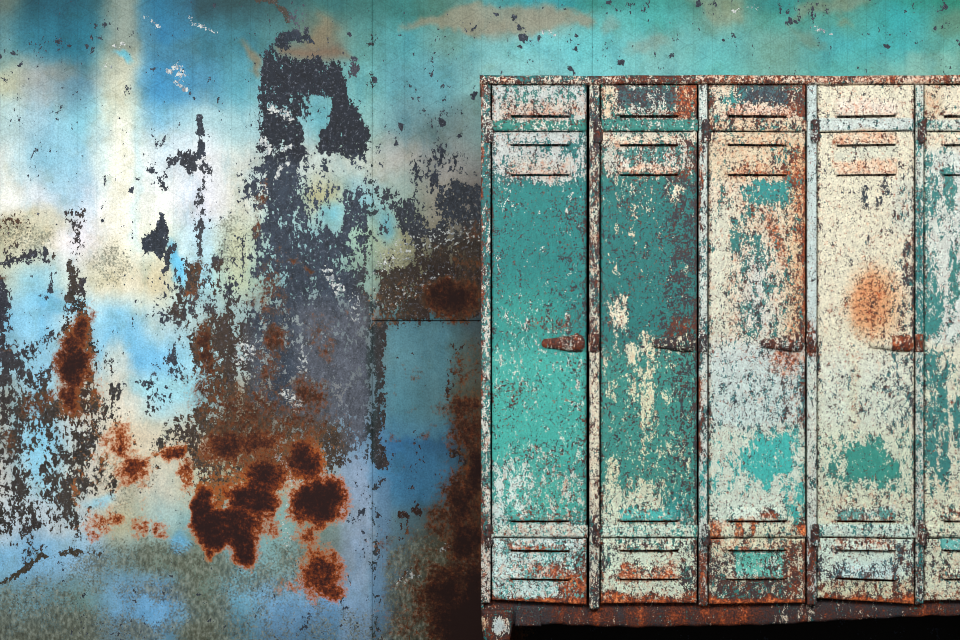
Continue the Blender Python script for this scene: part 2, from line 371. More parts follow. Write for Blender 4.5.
    for (cx, cy, rx, ry, v) in [(20, 628, 40, 20, .7), (75, 625, 26, 18, .72), (140, 556, 50, 22, .62), (190, 590, 18, 40, .66), (210, 622, 22, 20, .78), (240, 575, 36, 20, .5), (215, 565, 30, 16, .62),
                               (140, 632, 18, 14, .7), (270, 580, 24, 12, .55), (290, 555, 24, 24, .5), (300, 612, 50, 14, .2), (160, 590, 18, 8, .6), (340, 628, 40, 18, .35), (90, 560, 40, 10, .5),
                               (420, 590, 36, 60, .72), (415, 640, 40, 30, .8), (410, 560, 20, 14, .5), (30, 560, 40, 12, .1), (150, 610, 30, 10, .1), (110, 600, 24, 10, .12), (30, 590, 30, 12, .35),
                               (20, 235, 40, 22, .36), (110, 265, 24, 30, .32), (230, 240, 24, 40, .3), (400, 262, 26, 30, .3), (120, 480, 50, 40, .22)]:
        G = put(G, f.ell(cx, cy, rx, ry, 0, .7), v)
    # small chips strewn over the upper paint
    SP = g.rect(-10, 140, 20, 76, 16) * .22 - .14
    SP = np.maximum(SP, g.rect(590, 650, -10, 24, 8) * .42 - .14)
    SP = np.maximum(SP, g.rect(780, 850, -6, 22, 8) * .46 - .14)
    SP = np.maximum(SP, g.rect(480, 960, -10, 80, 8) * .12 - .14)
    SP = np.maximum(SP, g.rect(400, 480, 100, 180, 20) * .26 - .14)
    SP = np.maximum(SP, g.rect(360, 376, 0, 200, 6) * .24 - .14)
    D = np.maximum(D, SP)
    for (cx, cy, r) in [(101, 36, 2.5), (70, 46, 2), (88, 45, 1.8), (94, 38, 1.6), (1, 58, 2), (14, 54, 1.6), (19, 67, 2), (107, 23, 1.6), (129, 47, 1.8), (139, 180, 2.2), (349, 33, 3), (371, 43, 2), (377, 82, 2.4),
                        (401, 124, 2.4), (396, 144, 2), (443, 153, 3), (434, 152, 2), (472, 98, 3.4), (475, 96, 2), (445, 122, 3), (460, 136, 2.4), (497, 12, 2), (513, 18, 3), (518, 26, 2.5), (521, 36, 3.5), (519, 46, 2),
                        (575, 36, 2), (574, 52, 1.6), (571, 69, 2.6), (540, 36, 2), (537, 36, 1.6), (619, 52, 1.6), (622, 60, 3), (658, 55, 1.5), (788, 22, 2.2), (797, 23, 2), (947, 7, 3), (952, 45, 1.6), (958, 41, 2), (887, 44, 2), (854, 42, 1.8), (884, 56, 1.5), (700, 4, 3), (725, 40, 1.4)]:
        D = np.maximum(D, g.ell(cx, cy, r, r * 1.15, 20, .4))
    # white flaked streaks where the film lifted (upper left)
    L = np.full(X.shape, -.4)
    for pts, w, v in [([(142, 16), (150, 22), (160, 29)], 3, .5), ([(189, 15), (198, 24), (208, 30), (216, 32)], 4, .5), ([(170, 70), (178, 66), (182, 74)], 7, .54), ([(178, 80), (186, 88)], 4, .6),
                      ([(112, 46), (124, 44)], 3, .5), ([(108, 62), (103, 68), (114, 66)], 3, .45), ([(270, 108), (286, 112), (292, 120)], 5, .60), ([(264, 140), (272, 148)], 6, .66), ([(284, 152), (292, 146)], 3, .75),
                      ([(290, 164), (282, 168), (276, 180)], 4, .7), ([(268, 190), (262, 184)], 4, .5), ([(400, 330), (400, 331)], 1, .1), ([(326, 274), (336, 286), (340, 292)], 9, .5),
                      ([(240, 360), (250, 350), (244, 345)], 12, .5), ([(300, 350), (302, 372)], 8, .42), ([(284, 396), (300, 402), (296, 408)], 9, .5), ([(354, 300), (352, 320)], 12, .36), ([(462, 570), (474, 580), (452, 574)], 8, .45),
                      ([(394, 582), (424, 576)], 5, .45), ([(440, 552), (448, 546)], 4, .5), ([(730, 12), (758, 6)], 4, .4), ([(540, 30), (556, 36)], 4, .42), ([(815, 28), (830, 34)], 6, .45), ([(272, 470), (268, 476)], 3, .6),
                      ([(196, 532), (202, 535)], 3, .6), ([(278, 455), (292, 470), (290, 500)], 9, .44), ([(285, 515), (290, 545)], 8, .4), ([(380, 262), (420, 240), (470, 232)], 26, .34), ([(385, 300), (440, 280)], 26, .3)]:
        L = np.maximum(L, g.line(pts, w, .7) * (v + .4) - .4)
    paint = lin(np.clip(P, 0, 255))
    under = lin(np.clip(U, 0, 255))
    dl = f.rect(374, 600, 200, 700, 8)
    dl = np.maximum(dl, f.rect(186, 352, 180, 440, 14))
    dl = np.maximum(dl, f.rect(-60, 56, 200, 560, 12))
    dl = np.maximum(dl, f.rect(48, 100, 300, 430, 8) * .55)
    dl = np.maximum(dl, f.rect(190, 300, 425, 470, 14) * .7)
    return np.c_[paint, dl], under, np.stack([D, R, G, L], 1)


# ------------------------------------------------------------------ lockers: fields
DX = [492, 601, 709, 818, 925]          # left edge of each door
DR = [586.5, 697, 805.5, 914.5, 1021]   # right edge
STX = [(481, 490.5), (589.5, 599.5), (699, 707.5), (807.3, 816.8), (916, 923.8), (1023, 1033)]
TEAL, TEALD, TEALB = (42, 138, 135), (36, 110, 109), (64, 178, 171)
WHITE, CREAM, BLUEW, OCHRE = (206, 208, 198), (220, 214, 190), (196, 208, 206), (212, 197, 168)


def locker_fields(X, Y):
    f = Field(X, Y, 4.4, 71, 1.5)
    n = X.shape
    W = np.full(n, .5); T = np.full(n, .6); R = np.full(n, .3)
    PC = np.tile(np.array(WHITE, float), (len(X), 1))
    TC = np.tile(np.array(TEAL, float), (len(X), 1))

    def a(m, w=None, t=None, r=None, pc=None, tc=None):
        nonlocal W, T, R, PC, TC
        if w is not None: W = put(W, m, w)
        if t is not None: T = put(T, m, t)
        if r is not None: R = put(R, m, r)
        if pc is not None: PC = put(PC, m, pc)
        if tc is not None: TC = put(TC, m, tc)
    q = f.rect
    Q = lambda x0, x1, y0, y1, s=1.0: f.rect(x0, x1, y0, y1, s, True)
    # ---- door 1 : teal
    a(Q(491, 588, 60, 640), .74, .8, .26, (184, 190, 186), TEALD)
    a(q(506, 576, 86, 103, 4), .50, .85, .2, None, (46, 120, 112))
    a(q(491, 588, 96, 112, 4) * .5, .8, None, .45)
    a(Q(491, 588, 119.5, 131), .30, .9, .3, WHITE, (46, 128, 116))
    a(q(566, 584, 147, 160, 4), .25, .95, .1)
    a(q(488, 520, 160, 180, 8), .6)
    a(q(500, 580, 100, 118, 4), .7, .5, .46, (190, 184, 172))
    a(q(506, 572, 158, 177, 5), .74, .6, .42, (186, 184, 174))
    a(q(480, 590, 181, 350, 5), -.08, .88, .14, WHITE, (34, 122, 119))
    a(q(560, 590, 200, 350, 10), -.04, .66, .2)
    a(q(568, 572, 178, 215, 1.5), .5)
    a(q(500, 515, 182, 215, 8), .25, .8)
    a(q(488, 500, 185, 330, 6), .18, .7, .25)
    a(q(490, 562, 290, 350, 18), .22, .86, .2, WHITE, (50, 148, 138))
    a(f.ell(553, 322, 24, 9), .16, .6, .5)
    a(q(480, 592, 346, 470, 9), .04, .90, .14, WHITE, (66, 168, 156))
    a(f.ell(505, 368, 18, 24), .34)
    a(q(566, 590, 352, 520, 9), .22, .72, .3)
    a(f.ell(516, 396, 20, 14), .12, .66, .42)
    a(f.ell(538, 458, 26, 14), .3, .7, .44)
    a(q(492, 540, 462, 520, 14), .55, .85, .2, (216, 222, 216), (78, 184, 170))
    a(q(530, 590, 470, 520, 12), .34, .84, .36, WHITE, (70, 172, 158))
    a(q(505, 572, 508, 521, 3), .35, .74, .46)
    a(Q(489, 590, 525, 537.5), .70, .7, .45, WHITE, (96, 178, 168))
    a(q(480, 592, 538, 612, 3), .66, .7, .34, (208, 218, 214), (100, 176, 170))
    a(q(506, 570, 540, 549, 2), .4, .5, .6)
    a(f.ell(542, 570, 28, 8), .45, .5, .66)
    a(f.ell(574, 580, 18, 22), .26, .3, .74)
    a(q(560, 592, 538, 570, 6), .45, .5, .4)
    a(q(480, 592, 597, 620, 3), .08, .1, .66)
    # ---- door 2 : dark teal with cream runs
    a(Q(600, 698, 60, 640), .62, .6, .36, (194, 196, 184), (46, 120, 112))
    a(q(616, 682, 87, 106, 4), .12, .45, .2, None, (58, 92, 96))
    a(q(676, 698, 84, 118, 5), .3, .3, .72, OCHRE)
    a(q(600, 616, 84, 118, 5), .66, .6, .4, OCHRE)
    a(Q(600, 698, 119.5, 131), .26, .82, .3, WHITE, (54, 132, 122))
    a(q(600, 698, 133, 146, 2), .78, .6, .4, (214, 206, 186))
    a(q(618, 682, 148, 166, 3), .42, .6, .46, WHITE, (60, 130, 124))
    a(q(618, 680, 166, 175, 2), .74, .5, .6, (214, 202, 184))
    a(q(680, 700, 140, 180, 6), .4, .4, .4)
    a(q(596, 700, 180, 345, 6), -.03, .78, .16, (214, 204, 176), (36, 114, 111))
    a(q(668, 700, 180, 345, 9), -.02, .40, .2)
    a(q(622, 650, 180, 208, 8), .34, .7, .3, CREAM)
    a(q(664, 684, 178, 200, 7), .34, .5, .3, CREAM)
    a(q(614, 617, 180, 235, 1.6), .5)
    a(f.ell(632, 228, 3, 22), .4)
    a(f.ell(616, 275, 4, 10), .4)
    a(f.ell(620, 316, 12, 18), .55, .6, .3, CREAM)
    a(q(664, 700, 318, 352, 8), .2, .3, .5)
    a(q(596, 700, 350, 500, 10), .10, .78, .2, (216, 212, 184), (56, 138, 128))
    for (x0, x1, y0, y1, v) in [(630, 637, 342, 400, .72), (642, 655, 334, 425, .64), (612, 617, 380, 400, .6), (608, 618, 455, 505, .8), (640, 648, 430, 500, .6), (624, 632, 480, 505, .5), (666, 671, 350, 384, .5), (664, 684, 390, 402, .4), (642, 660, 418, 440, .5), (662, 672, 470, 500, .5)]:
        a(q(x0, x1, y0, y1, 3), v, None, .3, (222, 214, 184))
    a(q(672, 700, 350, 505, 8), .10, .52, .2)
    a(q(640, 690, 440, 500, 14) * .7, .34)
    a(q(596, 664, 490, 525, 8), .72, .7, .25, (214, 212, 190))
    a(q(664, 690, 492, 522, 6), .3, .85, .2, None, TEAL)
    a(q(618, 674, 508, 519, 3), .35, .8, .36, None, TEALB)
    a(Q(600, 699, 525, 537.5), .66, .7, .3, (212, 216, 200), (72, 168, 156))
    a(q(596, 700, 539, 604, 2), .82, .4, .34, (214, 214, 194))
    a(q(600, 616, 540, 566, 5), .6, .4, .1)
    a(q(618, 682, 538, 550, 2), .6, .6, .3)
    a(f.ell(632, 572, 14, 8), .5, .2, .72)
    a(f.ell(668, 572, 16, 9), .5, .2, .76)
    a(q(678, 700, 545, 600, 6), .48, .3, .24)
    a(q(598, 632, 590, 606, 3), .3, .1, .78)
    a(q(632, 700, 594, 606, 3), .4, .2, .6)
    # ---- door 3 : cream and rust with teal showing
    a(Q(708, 807, 60, 640), .76, .55, .42, (214, 204, 182), (52, 126, 120))
    a(q(740, 792, 86, 108, 5), .06, .4, .16, None, (62, 90, 98))
    a(q(722, 742, 92, 104, 5), .2, .8, .2, None, TEAL)
    a(q(786, 808, 84, 118, 5), .3, .2, .5)
    a(q(710, 730, 104, 132, 5), .5, .5, .4)
    a(q(724, 792, 106, 117, 3), .7, .3, .55, (224, 204, 186))
    a(Q(708, 807, 119.5, 131), .52, .42, .44, (214, 200, 172))
    a(q(708, 808, 132, 180, 2), .84, .5, .46, OCHRE)
    a(q(784, 808, 146, 340, 6), .5, .3, .66, (218, 190, 150))
    a(q(768, 790, 148, 170, 6), .55, .5, .4)
    a(q(708, 724, 138, 195, 6), .68, .6, .3)
    a(q(734, 786, 164, 175, 3), .7, .3, .62, OCHRE)
    a(f.poly([(740, 186), (756, 180), (788, 180), (790, 204), (776, 208), (764, 204), (750, 206)], 4), .10, .98, .2, None, TEAL)
    a(q(730, 792, 204, 335, 12), .60, .6, .42, (216, 208, 184), (48, 122, 118))
    a(q(730, 742, 216, 250, 5), .22, .85, .2)
    a(f.ell(756, 246, 8, 12), .3, .75, .2)
    a(f.ell(776, 232, 6, 30, -20), .55, .4, .86)
    a(q(708, 730, 205, 340, 6), .84, .5, .26, (210, 210, 190))
    a(q(745, 770, 250, 335, 12), .56, .6, .24, (206, 210, 204))
    a(q(708, 808, 342, 430, 8), .72, .6, .22, (200, 208, 204), (70, 132, 134))
    a(q(780, 808, 350, 530, 8), .54, .5, .4)
    a(f.ell(784, 360, 18, 14), .6, .3, .72)
    a(q(708, 808, 432, 500, 8), .70, .85, .2, (210, 212, 198), TEALB)
    a(f.poly([(746, 440), (760, 432), (772, 440), (792, 430), (794, 470), (780, 474), (768, 492), (754, 480), (742, 456)], 4), .16, .97, .12, None, TEALB)
    a(q(786, 806, 480, 520, 5), .34, .9, .3, None, TEALB)
    a(q(708, 785, 495, 522, 5), .84, .6, .24, (214, 216, 202))
    a(f.ell(768, 514, 9, 5), .2, .2, .6)
    a(Q(708, 808, 525, 537.5), .74, .5, .36, (216, 208, 184))
    a(q(706, 722, 518, 545, 3), .4, .2, .9)
    a(q(736, 743, 520, 540, 1.5), .3, .1, .95)
    a(q(753, 756, 524, 537, 1), .3, .1, .95)
    a(q(796, 810, 524, 536, 3), .2, .1, .84)
    a(q(708, 808, 538, 552, 3), .72, .5, .44, (216, 204, 176))
    a(q(734, 786, 551, 577, 2), .30, .8, .2, WHITE, (92, 184, 168))
    a(q(764, 790, 553, 580, 6), .28, .5, .3)
    a(q(708, 733, 552, 606, 5), .44, .3, .3)
    a(q(786, 808, 545, 600, 5), .42, .2, .5)
    a(q(722, 790, 580, 606, 4), .28, .34, .34)
    a(q(708, 808, 598, 608, 2), .15, .1, .66)
    # ---- door 4 : cream
    a(Q(817, 916, 60, 640), .90, .25, .26, CREAM, TEALD)
    a(q(836, 898, 100, 116, 4), .90, .2, .40, (226, 214, 198))
    a(Q(817, 916, 118, 131), .84, .5, .18, (198, 208, 202))
    a(q(836, 898, 133, 144, 2), .9, .1, .52, (224, 204, 178))
    a(q(836, 898, 147, 160, 3), .9, .1, .2, (210, 210, 190))
    a(q(836, 898, 161, 173, 2), .88, .1, .52, (226, 204, 178))
    a(q(850, 872, 182, 208, 6), .58, .02, .05)
    a(q(876, 894, 178, 204, 6), .56, .02, .05)
    a(f.ell(875, 302, 26, 34), .86, .1, .66, (222, 178, 134))
    a(f.ell(870, 300, 15, 24), .84, .1, .76, (218, 160, 112))
    a(q(898, 918, 232, 345, 6), .48, .3, .3)
    a(q(892, 902, 260, 330, 8), .66, .2, .3)
    a(q(894, 918, 180, 232, 6), .72, .5, .3, (204, 206, 190))
    a(q(817, 916, 352, 430, 12), .80, .6, .22, (218, 216, 200), (66, 118, 120))
    a(q(884, 918, 350, 520, 9), .60, .6, .24)
    a(q(850, 858, 345, 430, 4), .84, .3, .4, CREAM)
    a(q(817, 916, 432, 500, 8), .66, .75, .24, (216, 214, 192), (56, 136, 126))
    a(f.poly([(844, 452), (852, 444), (872, 442), (880, 436), (888, 450), (902, 456), (900, 474), (886, 478), (880, 492), (868, 478), (856, 482), (846, 470)], 4), .14, .96, .12, None, (54, 146, 132))
    a(q(826, 842, 460, 486, 5), .46, .85)
    a(q(817, 916, 494, 508, 5), .82, .5, .34, (220, 214, 190))
    a(q(836, 897, 508, 519, 2), .34, .7, .42, WHITE, (80, 150, 142))
    a(Q(817, 917, 524, 537), .64, .6, .22, (208, 214, 202), (62, 140, 132))
    a(q(817, 916, 537, 580, 3), .82, .5, .2, (212, 216, 202), (70, 110, 116))
    a(q(838, 896, 538, 549, 2), .62, .3, .56)
    a(q(836, 900, 563, 578, 4), .62, .6, .24, (200, 212, 210))
    a(q(894, 918, 545, 600, 6), .46, .4, .28)
    a(q(817, 842, 558, 578, 5), .56, .3, .1)
    a(q(817, 916, 581, 599, 4), .60, .3, .44, (214, 208, 180))
    a(q(817, 918, 597, 610, 3), .24, .1, .72)
    # ---- door 5 : cream with teal strips
    a(Q(924, 1024, 60, 640), .86, .6, .28, (222, 214, 190), (56, 128, 122))
    a(q(924, 942, 84, 118, 4), .84, .2, .5, OCHRE)
    a(Q(924, 1024, 119.5, 131), .66, .6, .2, (206, 212, 200))
    a(q(924, 945, 132, 150, 5), .84, .3, .4, CREAM)
    a(q(924, 948, 150, 345, 5), .60, .9, .2, (206, 212, 202), (52, 130, 126))
    a(q(927, 942, 182, 216, 4), .35, .95)
    a(q(942, 1024, 150, 345, 5), .78, .7, .2, (208, 214, 206))
    a(f.ell(950, 190, 6, 20), .35, .9)
    a(f.ell(932, 312, 9, 26), .22, .95)
    a(f.ell(954, 280, 6, 34), .35, .9)
    a(q(924, 1024, 346, 480, 6), .80, .7, .22, (222, 216, 194), (54, 128, 124))
    for (cx, cy, rx, ry) in [(932, 372, 7, 22), (944, 400, 5, 36), (932, 450, 6, 34), (946, 458, 5, 30), (958, 420, 4, 20), (936, 415, 4, 12)]:
        a(f.ell(cx, cy, rx, ry, 0, .5), .14, .85, .16)
    a(q(938, 1000, 507, 520, 3), .5, .5, .4)
    a(Q(924, 1024, 525, 537.5), .7, .5, .3)
    a(q(938, 1000, 538, 549, 2), .4, .9, .2, WHITE, (96, 178, 170))
    a(q(926, 936, 550, 580, 5), .6, .2, .2)
    a(q(938, 1000, 560, 578, 5), .56, .3, .4)
    a(q(924, 1024, 590, 606, 4), .74, .2, .5)
    W = W - .01 * sst(440, 520, Y) - .03
    PC = PC * (1 + .05 * sst(480, 530, Y)[:, None] * np.array((.4, .7, .8))[None, :])
    PC = PC * (1 - .5 * sst(300, 420, Y)[:, None] * (1 - np.array((.90, 1.0, .99)))[None, :])
    for k in range(5):
        x0, x1 = DX[k], DR[k]
        m = Q(x0 - 1, x1 + 1, 83, 606, .5) * (1 - Q(x0 + 2.2, x1 - 2.6, 86.5, 599, 1.6))
        W = W - .24 * m
        R = R + .10 * m
        T = T - .2 * m
        for yl in (116.5, 145.5, 175.5, 521.5, 551, 579.5):
            e = Q(x0 + 14, x0 + 81, yl - 4.5, yl + 2, 1.2)
            W = W - .10 * e
            R = R + .16 * e
    R = R + .05 * sst(440, 520, Y)
    # ---- uprights
    s = Q(470, 490.8, 60, 640)
    a(s, .42, .6, .42, WHITE, TEALD)
    a(s * q(470, 491, 140, 300, 6), .18, .74, .40)
    a(s * q(470, 483, 60, 560, 1), .26, .2, .6)
    a(s * q(484, 491, 300, 520, 8), .46, .75, .34, WHITE, (80, 160, 150))
    a(s * q(470, 491, 545, 600, 5), .58, .4, .5)
    s = Q(589, 600, 60, 640)
    a(s, .40, .3, .34, (204, 204, 186), TEALD)
    a(s * q(589, 600, 180, 350, 8), .34, .35, .42)
    a(s * q(589, 600, 352, 520, 6), .78, .3, .40, CREAM)
    a(s * q(589, 600, 545, 612, 6), .46, .3, .34)
    s = Q(698.4, 708, 60, 640)
    a(s, .60, .55, .26, (200, 208, 200), (60, 118, 118))
    a(s * q(698, 702, 140, 520, 1), .3, .2, .62)
    a(s * q(698, 708, 230, 350, 8), .50, .8, .3)
    a(s * q(698, 708, 460, 520, 6), .4, .9, .2, WHITE, TEALB)
    a(s * q(698, 709, 548, 612, 6), .12, .1, .76)
    s = Q(806.5, 817.4, 60, 640)
    a(s, .80, .3, .16, (192, 206, 202), TEALD)
    a(s * q(806, 818, 320, 360, 6), .45, .2, .7)
    a(s * q(806, 818, 362, 520, 6), .70, .5, .26, (206, 212, 198))
    a(s * q(806, 818, 540, 612, 5), .06, .05, .60)
    s = Q(915.4, 924.4, 60, 640)
    a(s, .62, .6, .22, (200, 206, 194))
    a(s * q(915, 925, 190, 340, 8), .16, .9, .2, WHITE, TEALD)
    a(s * q(915, 925, 345, 520, 8), .50, .75, .3)
    a(s * q(915, 925, 520, 612, 8), .34, .3, .4)
    # ---- top cap
    s = Q(470, 1060, 60, 84.3)
    a(s, .52, .25, .62, (222, 206, 186))
    a(s * q(470, 700, 60, 85, 10), .40, .30, .44, (206, 200, 184))
    a(s * q(600, 690, 60, 85, 10), .22, .1, .5)
    a(s * q(480, 600, 72, 79, 1), .3, .5, .4)
    # ---- base, legs
    s = Q(400, 1060, 610.5, 800) * (1 - Q(588, 601, 600, 612))
    a(s, -.08, -.1, .27, (206, 196, 176))
    for (cx, w, v) in [(575, 12, .4), (720, 14, .3), (800, 30, .36), (860, 20, .2), (940, 22, .3)]:
        a(s * f.ell(cx, 620, w, 10, 0, .8), v * .7, .02, .42)
    for (cx, w) in [(560, 6), (640, 12), (675, 14), (712, 16), (745, 18), (930, 14), (600, 14)]:
        a(s * f.ell(cx, 618, w, 14, 0, .8), -.05, -.1, .70)
    a(s * q(515, 542, 606, 632, 1), .02, 0, .30)
    a(Q(480, 514, 611, 800), .10, .05, .5)
    a(f.ell(501, 628, 7, 9), .84, .2, .2, (190, 204, 204))
    a(f.ell(484, 624, 3, 8), .6, .1, .6, OCHRE)
    return lin(np.clip(PC, 0, 255)), lin(np.clip(TC, 0, 255)), np.stack([W, T, R, np.zeros_like(R)], 1)


# ------------------------------------------------------------------ node helpers
class NT:
    def __init__(s, m):
        s.m = m
        m.use_nodes = True
        s.t = m.node_tree
        s.t.nodes.clear()

    def n(s, kind, **kw):
        nd = s.t.nodes.new(kind)
        for k, v in kw.items():
            setattr(nd, k, v)
        return nd

    def l(s, a, b):
        s.t.links.new(a, b)

    def val(s, sock, v):
        if hasattr(v, 'is_linked') or isinstance(v, bpy.types.NodeSocket):
            s.l(v, sock)
        else:
            sock.default_value = v

    def math(s, op, a, b=0.0, c=None, clamp=False):
        nd = s.n('ShaderNodeMath', operation=op, use_clamp=clamp)
        s.val(nd.inputs[0], a)
        s.val(nd.inputs[1], b)
        if c is not None:
            s.val(nd.inputs[2], c)
        return nd.outputs[0]

    def mix(s, f, a, b, blend='MIX'):
        nd = s.n('ShaderNodeMix', data_type='RGBA', blend_type=blend)
        s.val(nd.inputs[0], f)
        for k, v in ((6, a), (7, b)):
            if isinstance(v, bpy.types.NodeSocket):
                s.l(v, nd.inputs[k])
            else:
                nd.inputs[k].default_value = tuple(lin(v)) + (1,)
        return nd.outputs[2]

    def noise(s, vec, scale, detail=3, rough=.6, off=0.0):
        mp = s.n('ShaderNodeMapping')
        s.l(vec, mp.inputs[0])
        mp.inputs['Location'].default_value = (off, off * .7, off * 1.3)
        nd = s.n('ShaderNodeTexNoise', noise_dimensions='3D')
        s.l(mp.outputs[0], nd.inputs['Vector'])
        nd.inputs['Scale'].default_value = scale
        nd.inputs['Detail'].default_value = detail
        nd.inputs['Roughness'].default_value = rough
        return nd.outputs[0]

    def ramp(s, f, stops):
        nd = s.n('ShaderNodeValToRGB')
        e = nd.color_ramp.elements
        while len(e) < len(stops):
            e.new(.5)
        for el, (p, c) in zip(e, stops):
            el.position = p
            el.color = tuple(lin(c)) + (1,)
        s.l(f, nd.inputs[0])
        return nd.outputs[0]

    def thr(s, dens, u, amp=1.0, soft=.05):
        """1 where density + amp*(u-.5) exceeds one half."""
        v = s.math('MULTIPLY_ADD', s.math('SUBTRACT', u, .5), amp, dens)
        v = s.math('SUBTRACT', v, .5)
        return s.math('MULTIPLY_ADD', v, 1 / (2 * soft), .5, clamp=True)

    def spread(s, u, k):
        return s.math('MULTIPLY_ADD', s.math('SUBTRACT', u, .5), k, .5)

    def pxvec(s, kx=1.0, kz=1.0):
        tc = s.n('ShaderNodeTexCoord')
        mp = s.n('ShaderNodeMapping')
        s.l(tc.outputs['Object'], mp.inputs[0])
        mp.inputs['Scale'].default_value = (kx / S, .35 / S, kz / S)
        return mp.outputs[0]

    def attr(s, name):
        nd = s.n('ShaderNodeAttribute', attribute_name=name)
        return nd

    def finish(s, col, height, rough=.7, spec=.25, bump=.3, dist=.002):
        b = s.n('ShaderNodeBsdfPrincipled')
        s.val(b.inputs['Base Color'], col)
        s.val(b.inputs['Roughness'], rough)
        b.inputs['Specular IOR Level'].default_value = spec
        if height is not None:
            bp = s.n('ShaderNodeBump')
            bp.inputs['Strength'].default_value = bump
            bp.inputs['Distance'].default_value = dist
            s.l(height, bp.inputs['Height'])
            s.l(bp.outputs[0], b.inputs['Normal'])
        o = s.n('ShaderNodeOutputMaterial')
        s.l(b.outputs[0], o.inputs[0])


def wall_material():
    t = NT(bpy.data.materials.new('peeling_wall_paint'))
    v = t.pxvec(1, .62)
    vi = t.pxvec(1, 1)
    vs = t.pxvec(1, .06)
    paint, under = t.attr('paint').outputs['Color'], t.attr('under').outputs['Color']
    sep = t.n('ShaderNodeSeparateColor')
    mk = t.attr('mask')
    t.l(mk.outputs['Color'], sep.inputs[0])
    D, R, G, L = sep.outputs[0], sep.outputs[1], sep.outputs[2], mk.outputs['Alpha']
    nm = t.noise(v, 1 / 15, 5, .66)
    nf = t.noise(v, 1 / 4.2, 3, .6, 7)
    nff = t.noise(vi, 1 / 1.7, 1, .5, 13)
    u = t.math('ADD', t.math('MULTIPLY', t.spread(nm, 2.0), .46), t.math('ADD', t.math('MULTIPLY', t.spread(nf, 2.0), .36), t.math('MULTIPLY', t.spread(nff, 1.8), .18)))
    u = t.spread(u, 2.5)
    # paint: cloudy and streaked
    ncl = t.noise(vi, 1 / 34, 4, .6, 21)
    nst = t.noise(vs, 1 / 9, 4, .65, 29)
    k = t.math('MULTIPLY_ADD', t.math('SUBTRACT', ncl, .5), .6, 1.0)
    k = t.math('MULTIPLY_ADD', t.math('SUBTRACT', nst, .5), .34, k)
    k = t.math('MULTIPLY_ADD', t.math('SUBTRACT', nff, .5), .7, k)
    vm = t.n('ShaderNodeVectorMath', operation='SCALE')
    t.l(paint, vm.inputs[0])
    t.l(k, vm.inputs['Scale'])
    col = vm.outputs[0]
    # faint ochre bloom
    col = t.mix(t.math('MULTIPLY', t.thr(.30, t.spread(t.noise(vi, 1 / 22, 5, .7, 37), 2.4), 1, .2), .28), col, (190, 176, 132), 'MULTIPLY')
    # scored triangular lattice, 19 px between lines
    tc = t.n('ShaderNodeTexCoord')
    xyz = t.n('ShaderNodeSeparateXYZ')
    t.l(tc.outputs['Object'], xyz.inputs[0])
    lines = None
    for ang in (0, 60, -60):
        c, s_ = math.cos(math.radians(ang)), math.sin(math.radians(ang))
        d = t.math('ADD', t.math('MULTIPLY', xyz.outputs[0], c / KW), t.math('MULTIPLY', xyz.outputs[2], s_ / KW))
        d = t.math('ABSOLUTE', t.math('SUBTRACT', t.math('FRACT', t.math('MULTIPLY_ADD', d, 1 / 19.25, .42 if ang == 0 else .1)), .5))
        ln = t.math('MULTIPLY_ADD', d, -1 / .04, 1.0, clamp=True)
        lines = ln if lines is None else t.math('MAXIMUM', lines, ln)
    fade = t.math('MULTIPLY_ADD', xyz.outputs[2], 1 / .9, -1.1, clamp=True)
    lines = t.math('MULTIPLY', t.math('MULTIPLY', lines, fade), t.math('MULTIPLY_ADD', ncl, .5, .12))
    col = t.mix(t.math('MULTIPLY', lines, .62), col, (150, 158, 156), 'MULTIPLY')
    hb = t.thr(.24, t.spread(t.noise(t.pxvec(1, .45), 1 / 26, 5, .7, 87), 2.6), 1, .25)
    col = t.mix(t.math('MULTIPLY', hb, .5), col, (176, 214, 228), 'MULTIPLY')
    # grime
    ng = t.math('ADD', -.25, t.math('MULTIPLY', 1.5, t.math('ADD', t.math('MULTIPLY', t.spread(t.noise(vi, 1 / 20, 6, .72, 41), 2.2), .6), t.math('MULTIPLY', t.spread(t.noise(vi, 1 / 2.4, 2, .6, 43), 2.4), .55))))
    gm = t.thr(G, ng, 1, .22)
    col = t.mix(t.math('MULTIPLY', gm, .8), col, t.ramp(nf, [(.3, (52, 48, 34)), (.48, (94, 98, 82)), (.7, (150, 158, 144))]))
    # bare metal under the lost paint
    ch = t.thr(D, u, 1.0, .035)
    vu = t.n('ShaderNodeVectorMath', operation='SCALE')
    t.l(under, vu.inputs[0])
    t.l(t.math('ADD', t.math('MULTIPLY_ADD', t.math('SUBTRACT', t.noise(v, 1 / 8, 6, .75, 53), .5), 2.8, .98), t.math('MULTIPLY', t.math('SUBTRACT', nff, .5), 1.2)), vu.inputs['Scale'])
    bare = vu.outputs[0]
    fl = t.thr(.13, t.spread(t.noise(vi, 1 / 4.0, 5, .78, 61), 3.2), 1, .2)
    bare = t.mix(t.math('MULTIPLY', fl, .6), bare, (142, 150, 166))
    col = t.mix(ch, col, bare)
    # lifted white film
    lf = t.thr(L, t.spread(t.noise(vi, 1 / 4.0, 3, .65, 67), 2.2), 1, .05)
    col = t.mix(lf, col, t.ramp(nf, [(.38, (120, 128, 138)), (.55, (206, 210, 206))]))
    # rust
    nr = t.math('ADD', t.math('MULTIPLY', t.spread(t.noise(vi, 1 / 14, 6, .7, 71), 1.8), .45), t.math('ADD', t.math('MULTIPLY', t.spread(t.noise(vi, 1 / 3.2, 3, .65, 73), 2.0), .33), t.math('MULTIPLY', nff, .22)))
    rr = t.math('MULTIPLY_ADD', t.math('SUBTRACT', nr, .5), 1.15, R)
    ral = t.math('MULTIPLY_ADD', rr, 3.4, -1.05, clamp=True)
